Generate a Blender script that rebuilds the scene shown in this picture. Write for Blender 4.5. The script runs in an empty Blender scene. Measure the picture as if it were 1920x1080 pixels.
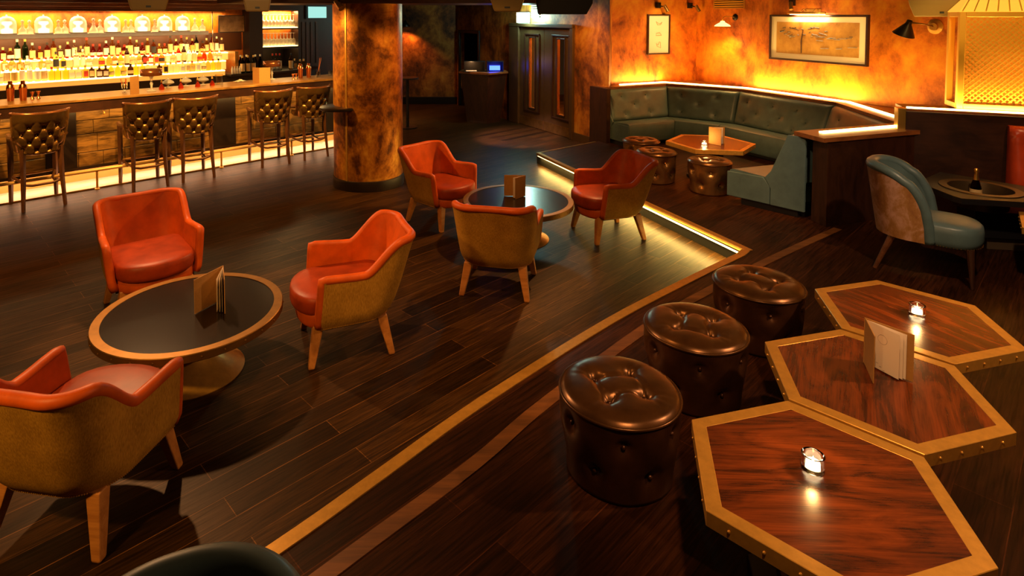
import bpy, math, random
from math import sin, cos, pi, radians as R, sqrt, atan2, exp
from mathutils import Vector, Matrix
random.seed(7)
SC = bpy.context.scene
COL = SC.collection

# ------------------------------------------------------------------ camera, world, exposure, lights
cam_d = bpy.data.cameras.new('camera')
cam_d.sensor_width = 36.0
cam_d.lens = 1140.0 / 1920.0 * 36.0
cam_d.shift_x = 0.0469
cam_d.shift_y = -0.2405
cam_d.clip_start = 0.05
cam = bpy.data.objects.new('camera', cam_d)
COL.objects.link(cam)
cam.location = (0, 0, 2.25)
cam.rotation_euler = (pi / 2 - 0.045, 0, 0)
SC.camera = cam

world = bpy.data.worlds.new('world')
SC.world = world
world.use_nodes = True
world.node_tree.nodes['Background'].inputs[0].default_value = (0.9, 0.45, 0.2, 1)
world.node_tree.nodes['Background'].inputs[1].default_value = 0.016
SC.view_settings.view_transform = 'Standard'
SC.view_settings.look = 'None'
SC.view_settings.gamma = 1.0
SC.view_settings.exposure = 0.25
SC.cycles.max_bounces = 7
SC.cycles.diffuse_bounces = 3
SC.cycles.glossy_bounces = 3
SC.cycles.transmission_bounces = 7
SC.cycles.transparent_max_bounces = 8
SC.cycles.caustics_reflective = False
SC.cycles.caustics_refractive = False
SC.cycles.sample_clamp_indirect = 4.0

WARM = (1.0, 0.46, 0.15)
KEY = (1.0, 0.52, 0.22)

def spot(name, loc, aim, power, angle, color=KEY, blend=0.5, radius=0.05):
    d = bpy.data.lights.new(name, 'SPOT')
    d.energy = power; d.color = color; d.spot_size = R(angle); d.spot_blend = blend; d.shadow_soft_size = radius
    o = bpy.data.objects.new(name, d); COL.objects.link(o)
    o.location = loc
    o.rotation_euler = (Vector(aim) - Vector(loc)).to_track_quat('-Z', 'Y').to_euler()
    return o

def area(name, loc, aim, power, sx, sy, color=WARM, rz=None):
    d = bpy.data.lights.new(name, 'AREA')
    d.energy = power; d.color = color; d.shape = 'RECTANGLE'; d.size = sx; d.size_y = sy
    o = bpy.data.objects.new(name, d); COL.objects.link(o)
    o.location = loc
    if rz is None:
        o.rotation_euler = (Vector(aim) - Vector(loc)).to_track_quat('-Z', 'Y').to_euler()
    else:
        o.rotation_euler = rz
    return o

# ceiling downlights (their fittings are above the frame), with a few added fills
spot('downlight', (-2.9, 5.3, 2.68), (-1.3, 3.7, 0.2), 290, 70)
spot('downlight', (1.5, 7.0, 2.68), (-0.1, 6.2, 0.4), 330, 72, (1.0, 0.48, 0.16))
spot('downlight', (3.4, 2.4, 2.68), (1.9, 2.4, 0.5), 190, 85, (1.0, 0.55, 0.26))
spot('downlight', (0.8, 1.2, 2.68), (1.7, 2.7, 0.6), 130, 62, (1.0, 0.52, 0.2))
spot('downlight', (-2.5, 0.9, 2.60), (-1.8, 2.7, 0.3), 230, 62, (1.0, 0.52, 0.12), 0.5, 0.1)
spot('downlight', (-0.4, 3.3, 2.68), (0.1, 4.6, 0.3), 120, 95, (1.0, 0.46, 0.12), 0.8)
spot('downlight', (-1.2, 3.0, 2.68), (-2.5, 4.8, 0.7), 85, 50, (1.0, 0.44, 0.12), 0.8)
spot('downlight', (-4.2, 5.3, 2.68), (-4.0, 4.9, 0), 110, 50, (1.0, 0.36, 0.10), 0.6)
spot('downlight', (2.4, 6.4, 2.68), (2.9, 7.6, 0.5), 170, 80, (1.0, 0.46, 0.12))
spot('downlight', (2.0, 4.7, 2.68), (3.2, 6.4, 0.4), 100, 50, (1.0, 0.62, 0.3), 0.7)
spot('downlight', (-3.2, 7.0, 2.46), (-1.2, 7.9, 1.0), 210, 60, (1.0, 0.52, 0.12))
spot('downlight', (0.3, 6.5, 2.68), (-1.0, 7.7, 1.1), 130, 50, (1.0, 0.46, 0.10))
spot('downlight', (3.3, 3.4, 2.68), (3.8, 4.8, 0.6), 130, 75, (1.0, 0.62, 0.34))
spot('lantern fill', (4.4, 4.9, 2.68), (5.5, 6.25, 2.3), 70, 45, (1.0, 0.6, 0.16), 0.6)  # added spot to brighten the lantern roof
spot('picture spot', (3.6, 9.6, 2.66), (3.45, 10.8, 1.9), 60, 40, (1.0, 0.62, 0.26), 0.5)
spot('picture spot', (3.9, 7.4, 2.66), (5.1, 8.7, 1.9), 90, 50, (1.0, 0.62, 0.26), 0.6)
spot('downlight', (5.3, 4.9, 2.68), (5.5, 5.9, 0.9), 45, 60, (1.0, 0.5, 0.2))
spot('downlight', (1.6, 9.0, 2.68), (1.9, 10.9, 1.0), 230, 75, (1.0, 0.46, 0.10), 0.8)
spot('speaker fill', (-1.3, 3.4, 2.35), (-2.4, 5.6, 2.42), 45, 50, (1.0, 0.55, 0.2), 0.7)  # added fill for the dark faces of hanging speakers and soffit
spot('speaker fill', (0.0, 2.4, 2.36), (0.4, 4.6, 2.36), 14, 40, (1.0, 0.55, 0.2), 0.7)  # second added fill, for the speaker nearer the doors
spot('effect light', (0.3, 9.0, 2.66), (0.95, 11.0, 0), 900, 30, (1.0, 0.6, 0.72), 0.6)
for s_, e_ in ((0.6, 260), (2.0, 260), (3.3, 260), (4.3, 230)):      # over the bar stools
    x_, y_ = s_ * cos(R(43.5)) - 7.6 * sin(R(43.5)), s_ * sin(R(43.5)) + 7.6 * cos(R(43.5))
    x2, y2 = (s_ + .3) * cos(R(43.5)) - 8.7 * sin(R(43.5)), (s_ + .3) * sin(R(43.5)) + 8.7 * cos(R(43.5))
    spot('bar downlight', (x_, y_, 2.36), (x2, y2, 0.75), e_, 75, (1.0, 0.50, 0.12), 0.7)
area('ceiling bounce', (0.0, 5.0, 2.69), (0.0, 5.0, 0), 9, 7, 8, (1.0, 0.42, 0.1))  # added area fill standing in for bounced light

# ------------------------------------------------------------------ mesh helpers
class MB:
    def __init__(s):
        s.v = []; s.f = []; s.m = []; s.mi = 0
    def _add(s, vs, fs):
        b = len(s.v)
        s.v += [tuple(p) for p in vs]
        for f in fs:
            s.f.append(tuple(i + b for i in f)); s.m.append(s.mi)
    def box(s, x0, x1, y0, y1, z0, z1, M=None):
        vs = [(x, y, z) for z in (z0, z1) for x, y in ((x0, y0), (x1, y0), (x1, y1), (x0, y1))]
        if M is not None: vs = [M @ Vector(p) for p in vs]
        s._add(vs, [(3, 2, 1, 0), (4, 5, 6, 7), (0, 1, 5, 4), (1, 2, 6, 5), (2, 3, 7, 6), (3, 0, 4, 7)])
    def prism(s, poly, z0, z1, M=None):
        n = len(poly)
        vs = [(x, y, z0) for x, y in poly] + [(x, y, z1) for x, y in poly]
        if M is not None: vs = [M @ Vector(p) for p in vs]
        s._add(vs, [tuple(range(n - 1, -1, -1)), tuple(range(n, 2 * n))] + [(i, (i + 1) % n, n + (i + 1) % n, n + i) for i in range(n)])
    def lathe(s, prof, n=24, c=(0, 0, 0), M=None, caps=True):
        vs = []
        for r, z in prof:
            for k in range(n):
                a = 2 * pi * k / n
                vs.append((c[0] + r * cos(a), c[1] + r * sin(a), c[2] + z))
        if M is not None: vs = [M @ Vector(p) for p in vs]
        fs = []
        for j in range(len(prof) - 1):
            for k in range(n):
                fs.append((j * n + k, j * n + (k + 1) % n, (j + 1) * n + (k + 1) % n, (j + 1) * n + k))
        if caps:
            if prof[0][0] > 1e-5: fs.append(tuple(range(n - 1, -1, -1)))
            if prof[-1][0] > 1e-5: fs.append(tuple((len(prof) - 1) * n + k for k in range(n)))
        s._add(vs, fs)
    def grid(s, rows, cu=False, cv=False, flip=False):
        nu = len(rows); nv = len(rows[0])
        vs = [p for r in rows for p in r]; fs = []
        for i in range(nu if cu else nu - 1):
            for j in range(nv if cv else nv - 1):
                f = (i * nv + j, i * nv + (j + 1) % nv, ((i + 1) % nu) * nv + (j + 1) % nv, ((i + 1) % nu) * nv + j)
                fs.append(f[::-1] if flip else f)
        s._add(vs, fs)
    def tube(s, path, r, n=8, closed=False, caps=True):
        path = [Vector(p) for p in path]; m = len(path); rows = []
        up = Vector((0, 0, 1)); prev = None
        for i, p in enumerate(path):
            if closed: t = path[(i + 1) % m] - path[i - 1]
            else: t = path[min(i + 1, m - 1)] - path[max(i - 1, 0)]
            t.normalize()
            if prev is None:
                a = up if abs(t.dot(up)) < 0.95 else Vector((1, 0, 0))
                x = t.cross(a).normalized()
            else:
                x = (prev - t * prev.dot(t)).normalized()
            prev = x; y = t.cross(x)
            rr = r[i] if isinstance(r, (list, tuple)) else r
            rows.append([p + x * (rr * cos(2 * pi * k / n)) + y * (rr * sin(2 * pi * k / n)) for k in range(n)])
        b = len(s.v)
        s.grid(rows, cu=closed, cv=True, flip=True)
        if caps and not closed:
            s.f.append(tuple(b + k for k in range(n))); s.m.append(s.mi)
            s.f.append(tuple(b + (m - 1) * n + k for k in range(n - 1, -1, -1))); s.m.append(s.mi)
    def ball(s, c, r, n=10, sc=(1, 1, 1)):
        rows = []
        for j in range(n // 2 + 1):
            a = pi * j / (n // 2)
            rows.append([(c[0] + sc[0] * r * sin(a) * cos(2 * pi * k / n), c[1] + sc[1] * r * sin(a) * sin(2 * pi * k / n), c[2] - sc[2] * r * cos(a)) for k in range(n)])
        s.grid(rows, cv=True, flip=False)
    def build(s, name, mat, parent=None, smooth=False, bevel=0.0, bseg=2, sub=0, solid=0.0, loc=None, rz=None):
        me = bpy.data.meshes.new(name)
        me.from_pydata([tuple(p) for p in s.v], [], s.f)
        mats = mat if isinstance(mat, (list, tuple)) else [mat]
        for m_ in mats: me.materials.append(m_)
        if len(mats) > 1:
            me.polygons.foreach_set('material_index', s.m)
        if smooth is not False:
            me.polygons.foreach_set('use_smooth', [True] * len(me.polygons))
            if not isinstance(smooth, bool):
                try: me.set_sharp_from_angle(angle=R(smooth))
                except Exception: pass
        me.update()
        o = bpy.data.objects.new(name, me); COL.objects.link(o)
        if parent is not None: o.parent = parent
        if loc is not None: o.location = loc
        if rz is not None: o.rotation_euler = (0, 0, rz)
        if solid:
            md = o.modifiers.new('Solidify', 'SOLIDIFY'); md.thickness = solid; md.offset = 0
        if bevel:
            md = o.modifiers.new('Bevel', 'BEVEL'); md.width = bevel; md.segments = bseg; md.limit_method = 'ANGLE'; md.angle_limit = R(35)
        if sub:
            md = o.modifiers.new('Subsurf', 'SUBSURF'); md.levels = sub; md.render_levels = sub
        return o

def tag(o, label=None, cat=None, group=None, kind=None):
    if label: o['label'] = label
    if cat: o['category'] = cat
    if group: o['group'] = group
    if kind: o['kind'] = kind
    return o

def thing(name, label, cat, loc=(0, 0, 0), rz=0.0, group=None):
    o = bpy.data.objects.new(name, None); COL.objects.link(o)
    o.empty_display_size = 0.1
    o.location = loc; o.rotation_euler = (0, 0, rz)
    return tag(o, label, cat, group)

def struct(o):
    o['kind'] = 'structure'; return o

def dup(root, loc, rz, label=None, group=None):
    def cp(o, par):
        c = o.copy(); COL.objects.link(c)
        if par is not None: c.parent = par
        for ch in KIDS.get(o.name, []): cp(ch, c)
        return c
    r = cp(root, None)
    r.location = loc; r.rotation_euler = (0, 0, rz)
    if label: r['label'] = label
    if group: r['group'] = group
    return r

KIDS = {}
def remember(root):
    """note the children of a finished thing so that copies are quick"""
    def walk(o):
        KIDS[o.name] = list(o.children)
        for c in KIDS[o.name]: walk(c)
    walk(root)
    return root

def smoothstep(a, b, x):
    t = min(1, max(0, (x - a) / (b - a))); return t * t * (3 - 2 * t)

def catmull(pts, n=8):
    out = []
    for i in range(len(pts) - 1):
        p0 = pts[max(i - 1, 0)]; p1 = pts[i]; p2 = pts[i + 1]; p3 = pts[min(i + 2, len(pts) - 1)]
        for k in range(n):
            t = k / n
            out.append(tuple(0.5 * (2 * b + (c - a) * t + (2 * a - 5 * b + 4 * c - d) * t * t + (3 * b - a - 3 * c + d) * t ** 3) for a, b, c, d in zip(p0, p1, p2, p3)))
    out.append(tuple(pts[-1])); return out

ORD = 'first second third fourth fifth sixth seventh eighth ninth tenth eleventh twelfth thirteenth fourteenth fifteenth sixteenth seventeenth eighteenth nineteenth twentieth'.split()
def ordn(k):
    if k <= 20: return ORD[k - 1]
    t = ['twenty', 'thirty', 'forty'][k // 10 - 2]
    if k % 10 == 0: return t[:-1] + 'ieth'
    return t + '-' + ORD[k % 10 - 1]

# ------------------------------------------------------------------ materials
def newmat(name):
    m = bpy.data.materials.new(name); m.use_nodes = True
    nt = m.node_tree
    return m, nt, nt.nodes['Principled BSDF']

def N(nt, t, **kw):
    n = nt.nodes.new(t)
    for k, v in kw.items():
        if k in n.inputs: n.inputs[k].default_value = v
        else: setattr(n, k, v)
    return n

def plain(name, col, rough=0.5, metal=0.0, spec=0.5, noise=0.0, nscale=30.0, bump=0.0, coat=0.0, sheen=0.0):
    m, nt, b = newmat(name)
    b.inputs['Base Color'].default_value = (*col, 1); b.inputs['Roughness'].default_value = rough
    b.inputs['Metallic'].default_value = metal; b.inputs['Specular IOR Level'].default_value = spec
    if coat: b.inputs['Coat Weight'].default_value = coat; b.inputs['Coat Roughness'].default_value = 0.15
    if sheen: b.inputs['Sheen Weight'].default_value = sheen
    if noise or bump:
        tc = N(nt, 'ShaderNodeTexCoord'); nz = N(nt, 'ShaderNodeTexNoise', Scale=nscale, Detail=5.0, Roughness=0.6)
        nt.links.new(tc.outputs['Object'], nz.inputs['Vector'])
        if noise:
            cr = N(nt, 'ShaderNodeValToRGB')
            cr.color_ramp.elements[0].position = 0.3; cr.color_ramp.elements[1].position = 0.7
            cr.color_ramp.elements[0].color = (*[c * (1 - noise) for c in col], 1)
            cr.color_ramp.elements[1].color = (*[min(1, c * (1 + noise)) for c in col], 1)
            nt.links.new(nz.outputs['Fac'], cr.inputs['Fac']); nt.links.new(cr.outputs['Color'], b.inputs['Base Color'])
        if bump:
            bp = N(nt, 'ShaderNodeBump', Strength=bump, Distance=0.004)
            nt.links.new(nz.outputs['Fac'], bp.inputs['Height']); nt.links.new(bp.outputs['Normal'], b.inputs['Normal'])
    return m

def emit(name, col, strength):
    m, nt, b = newmat(name)
    b.inputs['Base Color'].default_value = (*[c * 0.6 for c in col], 1)
    b.inputs['Emission Color'].default_value = (*col, 1); b.inputs['Emission Strength'].default_value = strength
    return m

def glass(name, col, rough=0.03, ior=1.35, trans=1.0):
    m, nt, b = newmat(name)
    b.inputs['Base Color'].default_value = (*col, 1); b.inputs['Roughness'].default_value = rough
    b.inputs['Transmission Weight'].default_value = trans; b.inputs['IOR'].default_value = ior
    return m

def planks(name, c1, c2, rot, w=0.145, l=1.7, rough=0.42, seam=(0.16, 0.06, 0.02), grain=0.55):
    m, nt, b = newmat(name)
    tc = N(nt, 'ShaderNodeTexCoord'); mp = N(nt, 'ShaderNodeMapping'); mp.inputs['Rotation'].default_value = (0, 0, -rot)
    nt.links.new(tc.outputs['Object'], mp.inputs['Vector'])
    br = N(nt, 'ShaderNodeTexBrick', Scale=1.0); br.offset = 0.37; br.offset_frequency = 2
    br.inputs['Color1'].default_value = (*c1, 1); br.inputs['Color2'].default_value = (*c2, 1)
    br.inputs['Mortar'].default_value = (*seam, 1); br.inputs['Mortar Size'].default_value = 0.0022
    br.inputs['Brick Width'].default_value = l; br.inputs['Row Height'].default_value = w
    nt.links.new(mp.outputs['Vector'], br.inputs['Vector'])
    g = N(nt, 'ShaderNodeMapping'); g.inputs['Scale'].default_value = (2.2, 42, 1)
    nt.links.new(mp.outputs['Vector'], g.inputs['Vector'])
    nz = N(nt, 'ShaderNodeTexNoise', Scale=1.6, Detail=6.0, Roughness=0.65, Distortion=0.6)
    nt.links.new(g.outputs['Vector'], nz.inputs['Vector'])
    cr = N(nt, 'ShaderNodeValToRGB')
    cr.color_ramp.elements[0].position = 0.36; cr.color_ramp.elements[0].color = (1 - grain, 1 - grain, 1 - grain, 1)
    cr.color_ramp.elements[1].position = 0.68; cr.color_ramp.elements[1].color = (1.5, 1.5, 1.5, 1)
    nt.links.new(nz.outputs['Fac'], cr.inputs['Fac'])
    mx = N(nt, 'ShaderNodeMix', data_type='RGBA', blend_type='MULTIPLY'); mx.inputs[0].default_value = 1.0
    nt.links.new(br.outputs['Color'], mx.inputs[6]); nt.links.new(cr.outputs['Color'], mx.inputs[7])
    nt.links.new(mx.outputs[2], b.inputs['Base Color'])
    rr = N(nt, 'ShaderNodeMapRange'); rr.inputs['To Min'].default_value = rough + 0.14; rr.inputs['To Max'].default_value = rough - 0.06
    nt.links.new(nz.outputs['Fac'], rr.inputs['Value']); nt.links.new(rr.outputs['Result'], b.inputs['Roughness'])
    b.inputs['Specular IOR Level'].default_value = 0.17; b.inputs['Specular Tint'].default_value = (1.0, 0.66, 0.35, 1)
    bp = N(nt, 'ShaderNodeBump', Strength=0.25, Distance=0.003)
    nt.links.new(nz.outputs['Fac'], bp.inputs['Height']); nt.links.new(bp.outputs['Normal'], b.inputs['Normal'])
    return m

def veneer(name, dark, light, scale=(1.3, 9, 9), rough=0.25, rot=0.0, wave=True):
    m, nt, b = newmat(name)
    tc = N(nt, 'ShaderNodeTexCoord'); mp = N(nt, 'ShaderNodeMapping'); mp.inputs['Scale'].default_value = scale; mp.inputs['Rotation'].default_value = (0, 0, rot)
    nt.links.new(tc.outputs['Object'], mp.inputs['Vector'])
    nz = N(nt, 'ShaderNodeTexNoise', Scale=1.5, Detail=7.0, Roughness=0.62, Distortion=1.1)
    nt.links.new(mp.outputs['Vector'], nz.inputs['Vector'])
    m2 = N(nt, 'ShaderNodeMapping'); m2.inputs['Scale'].default_value = (2, 11, 11)
    nt.links.new(mp.outputs['Vector'], m2.inputs['Vector'])
    n2 = N(nt, 'ShaderNodeTexNoise', Scale=2.0, Detail=4.0)
    nt.links.new(m2.outputs['Vector'], n2.inputs['Vector'])
    ad = N(nt, 'ShaderNodeMath', operation='MULTIPLY_ADD'); ad.inputs[1].default_value = 0.35
    nt.links.new(n2.outputs['Fac'], ad.inputs[0]); nt.links.new(nz.outputs['Fac'], ad.inputs[2])
    cr = N(nt, 'ShaderNodeValToRGB'); e = cr.color_ramp.elements
    e[0].position = 0.50; e[0].color = (*dark, 1); e[1].position = 0.82; e[1].color = (*light, 1)
    nt.links.new(ad.outputs[0], cr.inputs['Fac']); nt.links.new(cr.outputs['Color'], b.inputs['Base Color'])
    b.inputs['Roughness'].default_value = rough
    return m

def patina(name, stops, metal=0.35, rough=0.5, scale=1.0):
    m, nt, b = newmat(name)
    tc = N(nt, 'ShaderNodeTexCoord')
    n1 = N(nt, 'ShaderNodeTexNoise', Scale=1.9 * scale, Detail=9.0, Roughness=0.66, Distortion=0.5)
    n2 = N(nt, 'ShaderNodeTexNoise', Scale=9 * scale, Detail=9.0, Roughness=0.75)
    mp = N(nt, 'ShaderNodeMapping'); mp.inputs['Scale'].default_value = (1, 1, 0.75)
    nt.links.new(tc.outputs['Object'], mp.inputs['Vector'])
    nt.links.new(mp.outputs['Vector'], n1.inputs['Vector']); nt.links.new(mp.outputs['Vector'], n2.inputs['Vector'])
    ad = N(nt, 'ShaderNodeMath', operation='MULTIPLY_ADD'); ad.inputs[1].default_value = 0.42
    nt.links.new(n2.outputs['Fac'], ad.inputs[0]); nt.links.new(n1.outputs['Fac'], ad.inputs[2])
    cr = N(nt, 'ShaderNodeValToRGB'); e = cr.color_ramp.elements
    stops = [(p + 0.075, c) for p, c in stops]
    e[0].position = stops[0][0]; e[0].color = (*stops[0][1], 1)
    e[1].position = stops[-1][0]; e[1].color = (*stops[-1][1], 1)
    for p, c in stops[1:-1]:
        q = e.new(p); q.color = (*c, 1)
    nt.links.new(ad.outputs[0], cr.inputs['Fac']); nt.links.new(cr.outputs['Color'], b.inputs['Base Color'])
    b.inputs['Metallic'].default_value = metal
    rr = N(nt, 'ShaderNodeMapRange'); rr.inputs['To Min'].default_value = rough + 0.2; rr.inputs['To Max'].default_value = rough - 0.15
    nt.links.new(n1.outputs['Fac'], rr.inputs['Value']); nt.links.new(rr.outputs['Result'], b.inputs['Roughness'])
    return m

def leather(name, col, rough=0.42, var=0.25, bump=0.15, metal=0.0, coat=0.0, spec=0.5):
    return plain(name, col, rough, metal, spec, var, 9.0, bump, coat)

def fabric(name, c1, c2, scale=220.0):
    m, nt, b = newmat(name)
    tc = N(nt, 'ShaderNodeTexCoord')
    mp = N(nt, 'ShaderNodeMapping'); mp.inputs['Scale'].default_value = (1, 1, 0.18)
    nt.links.new(tc.outputs['Object'], mp.inputs['Vector'])
    nz = N(nt, 'ShaderNodeTexNoise', Scale=scale, Detail=3.0); n2 = N(nt, 'ShaderNodeTexNoise', Scale=7.0, Detail=4.0)
    nt.links.new(mp.outputs['Vector'], nz.inputs['Vector']); nt.links.new(tc.outputs['Object'], n2.inputs['Vector'])
    ad = N(nt, 'ShaderNodeMath', operation='MULTIPLY_ADD'); ad.inputs[1].default_value = 0.6
    nt.links.new(n2.outputs['Fac'], ad.inputs[0]); nt.links.new(nz.outputs['Fac'], ad.inputs[2])
    cr = N(nt, 'ShaderNodeValToRGB'); e = cr.color_ramp.elements
    e[0].position = 0.6; e[0].color = (*c1, 1); e[1].position = 1.0; e[1].color = (*c2, 1)
    nt.links.new(ad.outputs[0], cr.inputs['Fac']); nt.links.new(cr.outputs['Color'], b.inputs['Base Color'])
    b.inputs['Roughness'].default_value = 0.8; b.inputs['Specular IOR Level'].default_value = 0.2
    return m

BAR = R(43.5)
M = {}
M['floor'] = planks('dark oak planks', (0.0125, 0.0050, 0.0013), (0.052, 0.0215, 0.0050), BAR, seam=(0.16, 0.065, 0.018), grain=0.75)
M['platform'] = planks('dark red oak planks', (0.016, 0.005, 0.002), (0.050, 0.015, 0.005), BAR, w=0.2, seam=(0.07, 0.02, 0.007), grain=0.7)
M['strip'] = veneer('brown oak strip', (0.16, 0.05, 0.012), (0.30, 0.10, 0.025), rough=0.4)
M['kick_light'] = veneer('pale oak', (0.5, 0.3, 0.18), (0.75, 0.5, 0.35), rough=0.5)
M['copper'] = patina('copper patina', [(0.46, (0.03, 0.010, 0.003)), (0.56, (0.16, 0.045, 0.006)), (0.67, (0.52, 0.18, 0.014)), (0.80, (0.85, 0.42, 0.05))], 0.55, 0.42)
M['wallorange'] = patina('orange patina plaster', [(0.44, (0.07, 0.018, 0.003)), (0.53, (0.42, 0.085, 0.005)), (0.66, (0.80, 0.21, 0.010)), (0.80, (0.92, 0.36, 0.02))], 0.1, 0.5, 0.8)
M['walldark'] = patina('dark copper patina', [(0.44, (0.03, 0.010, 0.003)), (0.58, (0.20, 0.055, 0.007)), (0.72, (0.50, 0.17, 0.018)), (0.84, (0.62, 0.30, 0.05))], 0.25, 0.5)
M['brass'] = plain('brushed brass', (0.66, 0.34, 0.06), 0.36, 0.6, noise=0.12, nscale=25)
M['brass_dull'] = plain('aged brass', (0.36, 0.19, 0.05), 0.42, 0.9, noise=0.25, nscale=12)
M['brass_rim'] = plain('dull brass rim', (0.25, 0.12, 0.024), 0.45, 0.8, noise=0.15, nscale=14)
M['rail'] = plain('lightened brass rail', (0.85, 0.52, 0.16), 0.35, 0.35)  # brass lightened in colour for the glow of the toe kick strip
M['amber_glow'] = emit('amber panel with painted glow', (1.0, 0.33, 0.012), 0.32)  # glow put into the panel colour for light from the strip below
M['inlay'] = veneer('brown oak inlay', (0.09, 0.030, 0.006), (0.19, 0.065, 0.013), rough=0.5)
M['chairleg'] = veneer('brown stained leg', (0.07, 0.022, 0.007), (0.15, 0.05, 0.016), rough=0.4)
M['gold'] = plain('bright gold metal', (0.8, 0.47, 0.1), 0.3, 0.95)
M['chrome'] = plain('steel', (0.5, 0.42, 0.34), 0.25, 1.0)
M['orange'] = leather('burnt orange leather', (0.50, 0.076, 0.0045), 0.48, 0.2, 0.10, spec=0.25)
M['orange_seat'] = leather('red brown seat leather', (0.27, 0.031, 0.004), 0.45, 0.25, 0.15, spec=0.25)
M['olive'] = fabric('olive gold woven cloth', (0.29, 0.135, 0.012), (0.50, 0.25, 0.03))
M['legwood'] = veneer('orange beech', (0.34, 0.12, 0.025), (0.52, 0.21, 0.05), rough=0.4)
M['darkwood'] = veneer('dark stained wood', (0.018, 0.006, 0.003), (0.05, 0.017, 0.007), (2, 14, 2), 0.4)
M['blackwood'] = plain('black brown wood', (0.010, 0.0045, 0.003), 0.4, noise=0.3, nscale=20)
M['barpanel'] = veneer('bar front oak', (0.05, 0.024, 0.007), (0.30, 0.15, 0.035), (2.2, 2.2, 10), 0.34)
M['counter'] = veneer('counter top oak', (0.17, 0.08, 0.018), (0.40, 0.21, 0.05), (2, 12, 2), 0.3)
M['bronze'] = leather('bronze brown leather', (0.075, 0.028, 0.012), 0.28, 0.3, 0.10, 0.6)
M['bronze_top'] = leather('bronze top leather', (0.105, 0.043, 0.012), 0.30, 0.3, 0.12, 0.65)
M['gilt'] = leather('gilt bronze leather', (0.36, 0.18, 0.06), 0.27, 0.3, 0.08, 0.85)
M['stool'] = leather('dark bronze tufted leather', (0.27, 0.145, 0.04), 0.27, 0.25, 0.06, 0.75)
M['walnut'] = veneer('red walnut', (0.026, 0.005, 0.0015), (0.19, 0.036, 0.0055), (1.3, 6.5, 2), 0.27, R(15))
M['teal'] = leather('teal leather', (0.085, 0.135, 0.140), 0.4, 0.15, 0.12)
M['teal_dark'] = leather('dark teal leather', (0.045, 0.085, 0.085), 0.42, 0.15, 0.12)
M['floral'] = patina('pink and gold mottled cloth', [(0.45, (0.26, 0.10, 0.02)), (0.60, (0.36, 0.16, 0.04)), (0.78, (0.55, 0.30, 0.20))], 0.0, 0.75, 4.0)
M['red'] = leather('red tufted leather', (0.50, 0.055, 0.012), 0.33, 0.15, 0.1)
M['glossblack'] = plain('black glossy tabletop', (0.009, 0.005, 0.003), 0.22, 0.0, 0.5)
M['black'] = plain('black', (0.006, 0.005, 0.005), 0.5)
M['blackmetal'] = plain('black metal', (0.02, 0.015, 0.012), 0.35, 0.5)
M['kraft'] = plain('kraft card', (0.42, 0.21, 0.05), 0.7, noise=0.08, nscale=60)
M['paper'] = plain('paper', (0.85, 0.72, 0.6), 0.8)
M['ink'] = plain('ink', (0.3, 0.22, 0.18), 0.8)
M['oliveplastic'] = plain('olive painted plastic', (0.34, 0.23, 0.07), 0.45)
M['door'] = plain('brown painted door', (0.075, 0.038, 0.013), 0.35, noise=0.15, nscale=8)
M['mount'] = plain('cream mount card', (0.9, 0.72, 0.42), 0.7)
M['cream'] = plain('cream paper', (0.95, 0.85, 0.6), 0.7)
M['sepia'] = patina('sepia print', [(0.40, (0.10, 0.04, 0.008)), (0.56, (0.42, 0.19, 0.03)), (0.8, (0.62, 0.32, 0.06))], 0.0, 0.5, 1.2)
M['grey'] = plain('grey brown paint', (0.075, 0.05, 0.03), 0.5)
M['white'] = plain('white plastic', (0.7, 0.6, 0.45), 0.4)
M['led'] = emit('led strip', (1.0, 0.62, 0.19), 14.0)
M['led_step'] = emit('step led strip', (1.0, 0.68, 0.22), 7.0)
M['led_bar'] = emit('bar led', (1.0, 0.66, 0.36), 9.0)
M['glow'] = emit('lit shelf edge', (1.0, 0.64, 0.22), 4.0)
M['fascia_glow'] = emit('amber lit fascia', (1.0, 0.42, 0.06), 0.75)
M['riser_glow'] = emit('amber lit riser', (1.0, 0.48, 0.09), 0.9)
M['exit'] = emit('exit sign panel', (0.55, 1.0, 0.9), 16.0)
M['bluelamp'] = emit('blue lamp', (0.02, 0.05, 1.0), 10.0)
M['flame'] = emit('flame', (1.0, 0.66, 0.25), 30.0)
M['wax'] = emit('lit wax', (1.0, 0.76, 0.40), 9.0)
M['bulb'] = emit('lamp bulb', (1.0, 0.7, 0.3), 40.0)
M['shade_glow'] = emit('enamel shade with painted glow', (1.0, 0.68, 0.26), 1.6)  # enamel lit from outside by a spot; that light is put into emission
M['glass'] = glass('clear glass', (1, 1, 1), 0.0, 1.45)
M['jar_glow'] = emit('cup with added glow', (1.0, 0.72, 0.32), 4.5)  # glow added to the cups so the glass domes look whiter
M['frost'] = glass('lit cut glass', (1.0, 0.93, 0.8), 0.3, 1.35, 0.55)
M['jar'] = glass('bell jar glass', (1.0, 0.97, 0.9), 0.28, 1.3, 0.6)
M['goldpaint'] = plain('gold painted steel', (0.86, 0.46, 0.06), 0.38, 0.25)
for nm, c in dict(clear=(1, 0.97, 0.9), amber=(0.9, 0.35, 0.05), green=(0.05, 0.22, 0.04), yellow=(1.0, 0.85, 0.08), red=(0.75, 0.06, 0.01), gold=(1.0, 0.62, 0.15), dark=(0.05, 0.02, 0.008)).items():
    M['b_' + nm] = glass('bottle glass ' + nm, c, 0.05, 1.2)
M['coppermetal'] = plain('copper', (0.72, 0.25, 0.09), 0.22, 1.0)
for nm, c in dict(white=(0.85, 0.75, 0.55), cream=(0.75, 0.5, 0.2), black=(0.02, 0.015, 0.012), red=(0.5, 0.03, 0.01), gold=(0.6, 0.35, 0.06)).items():
    M['l_' + nm] = plain('label ' + nm, c, 0.6)
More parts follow.
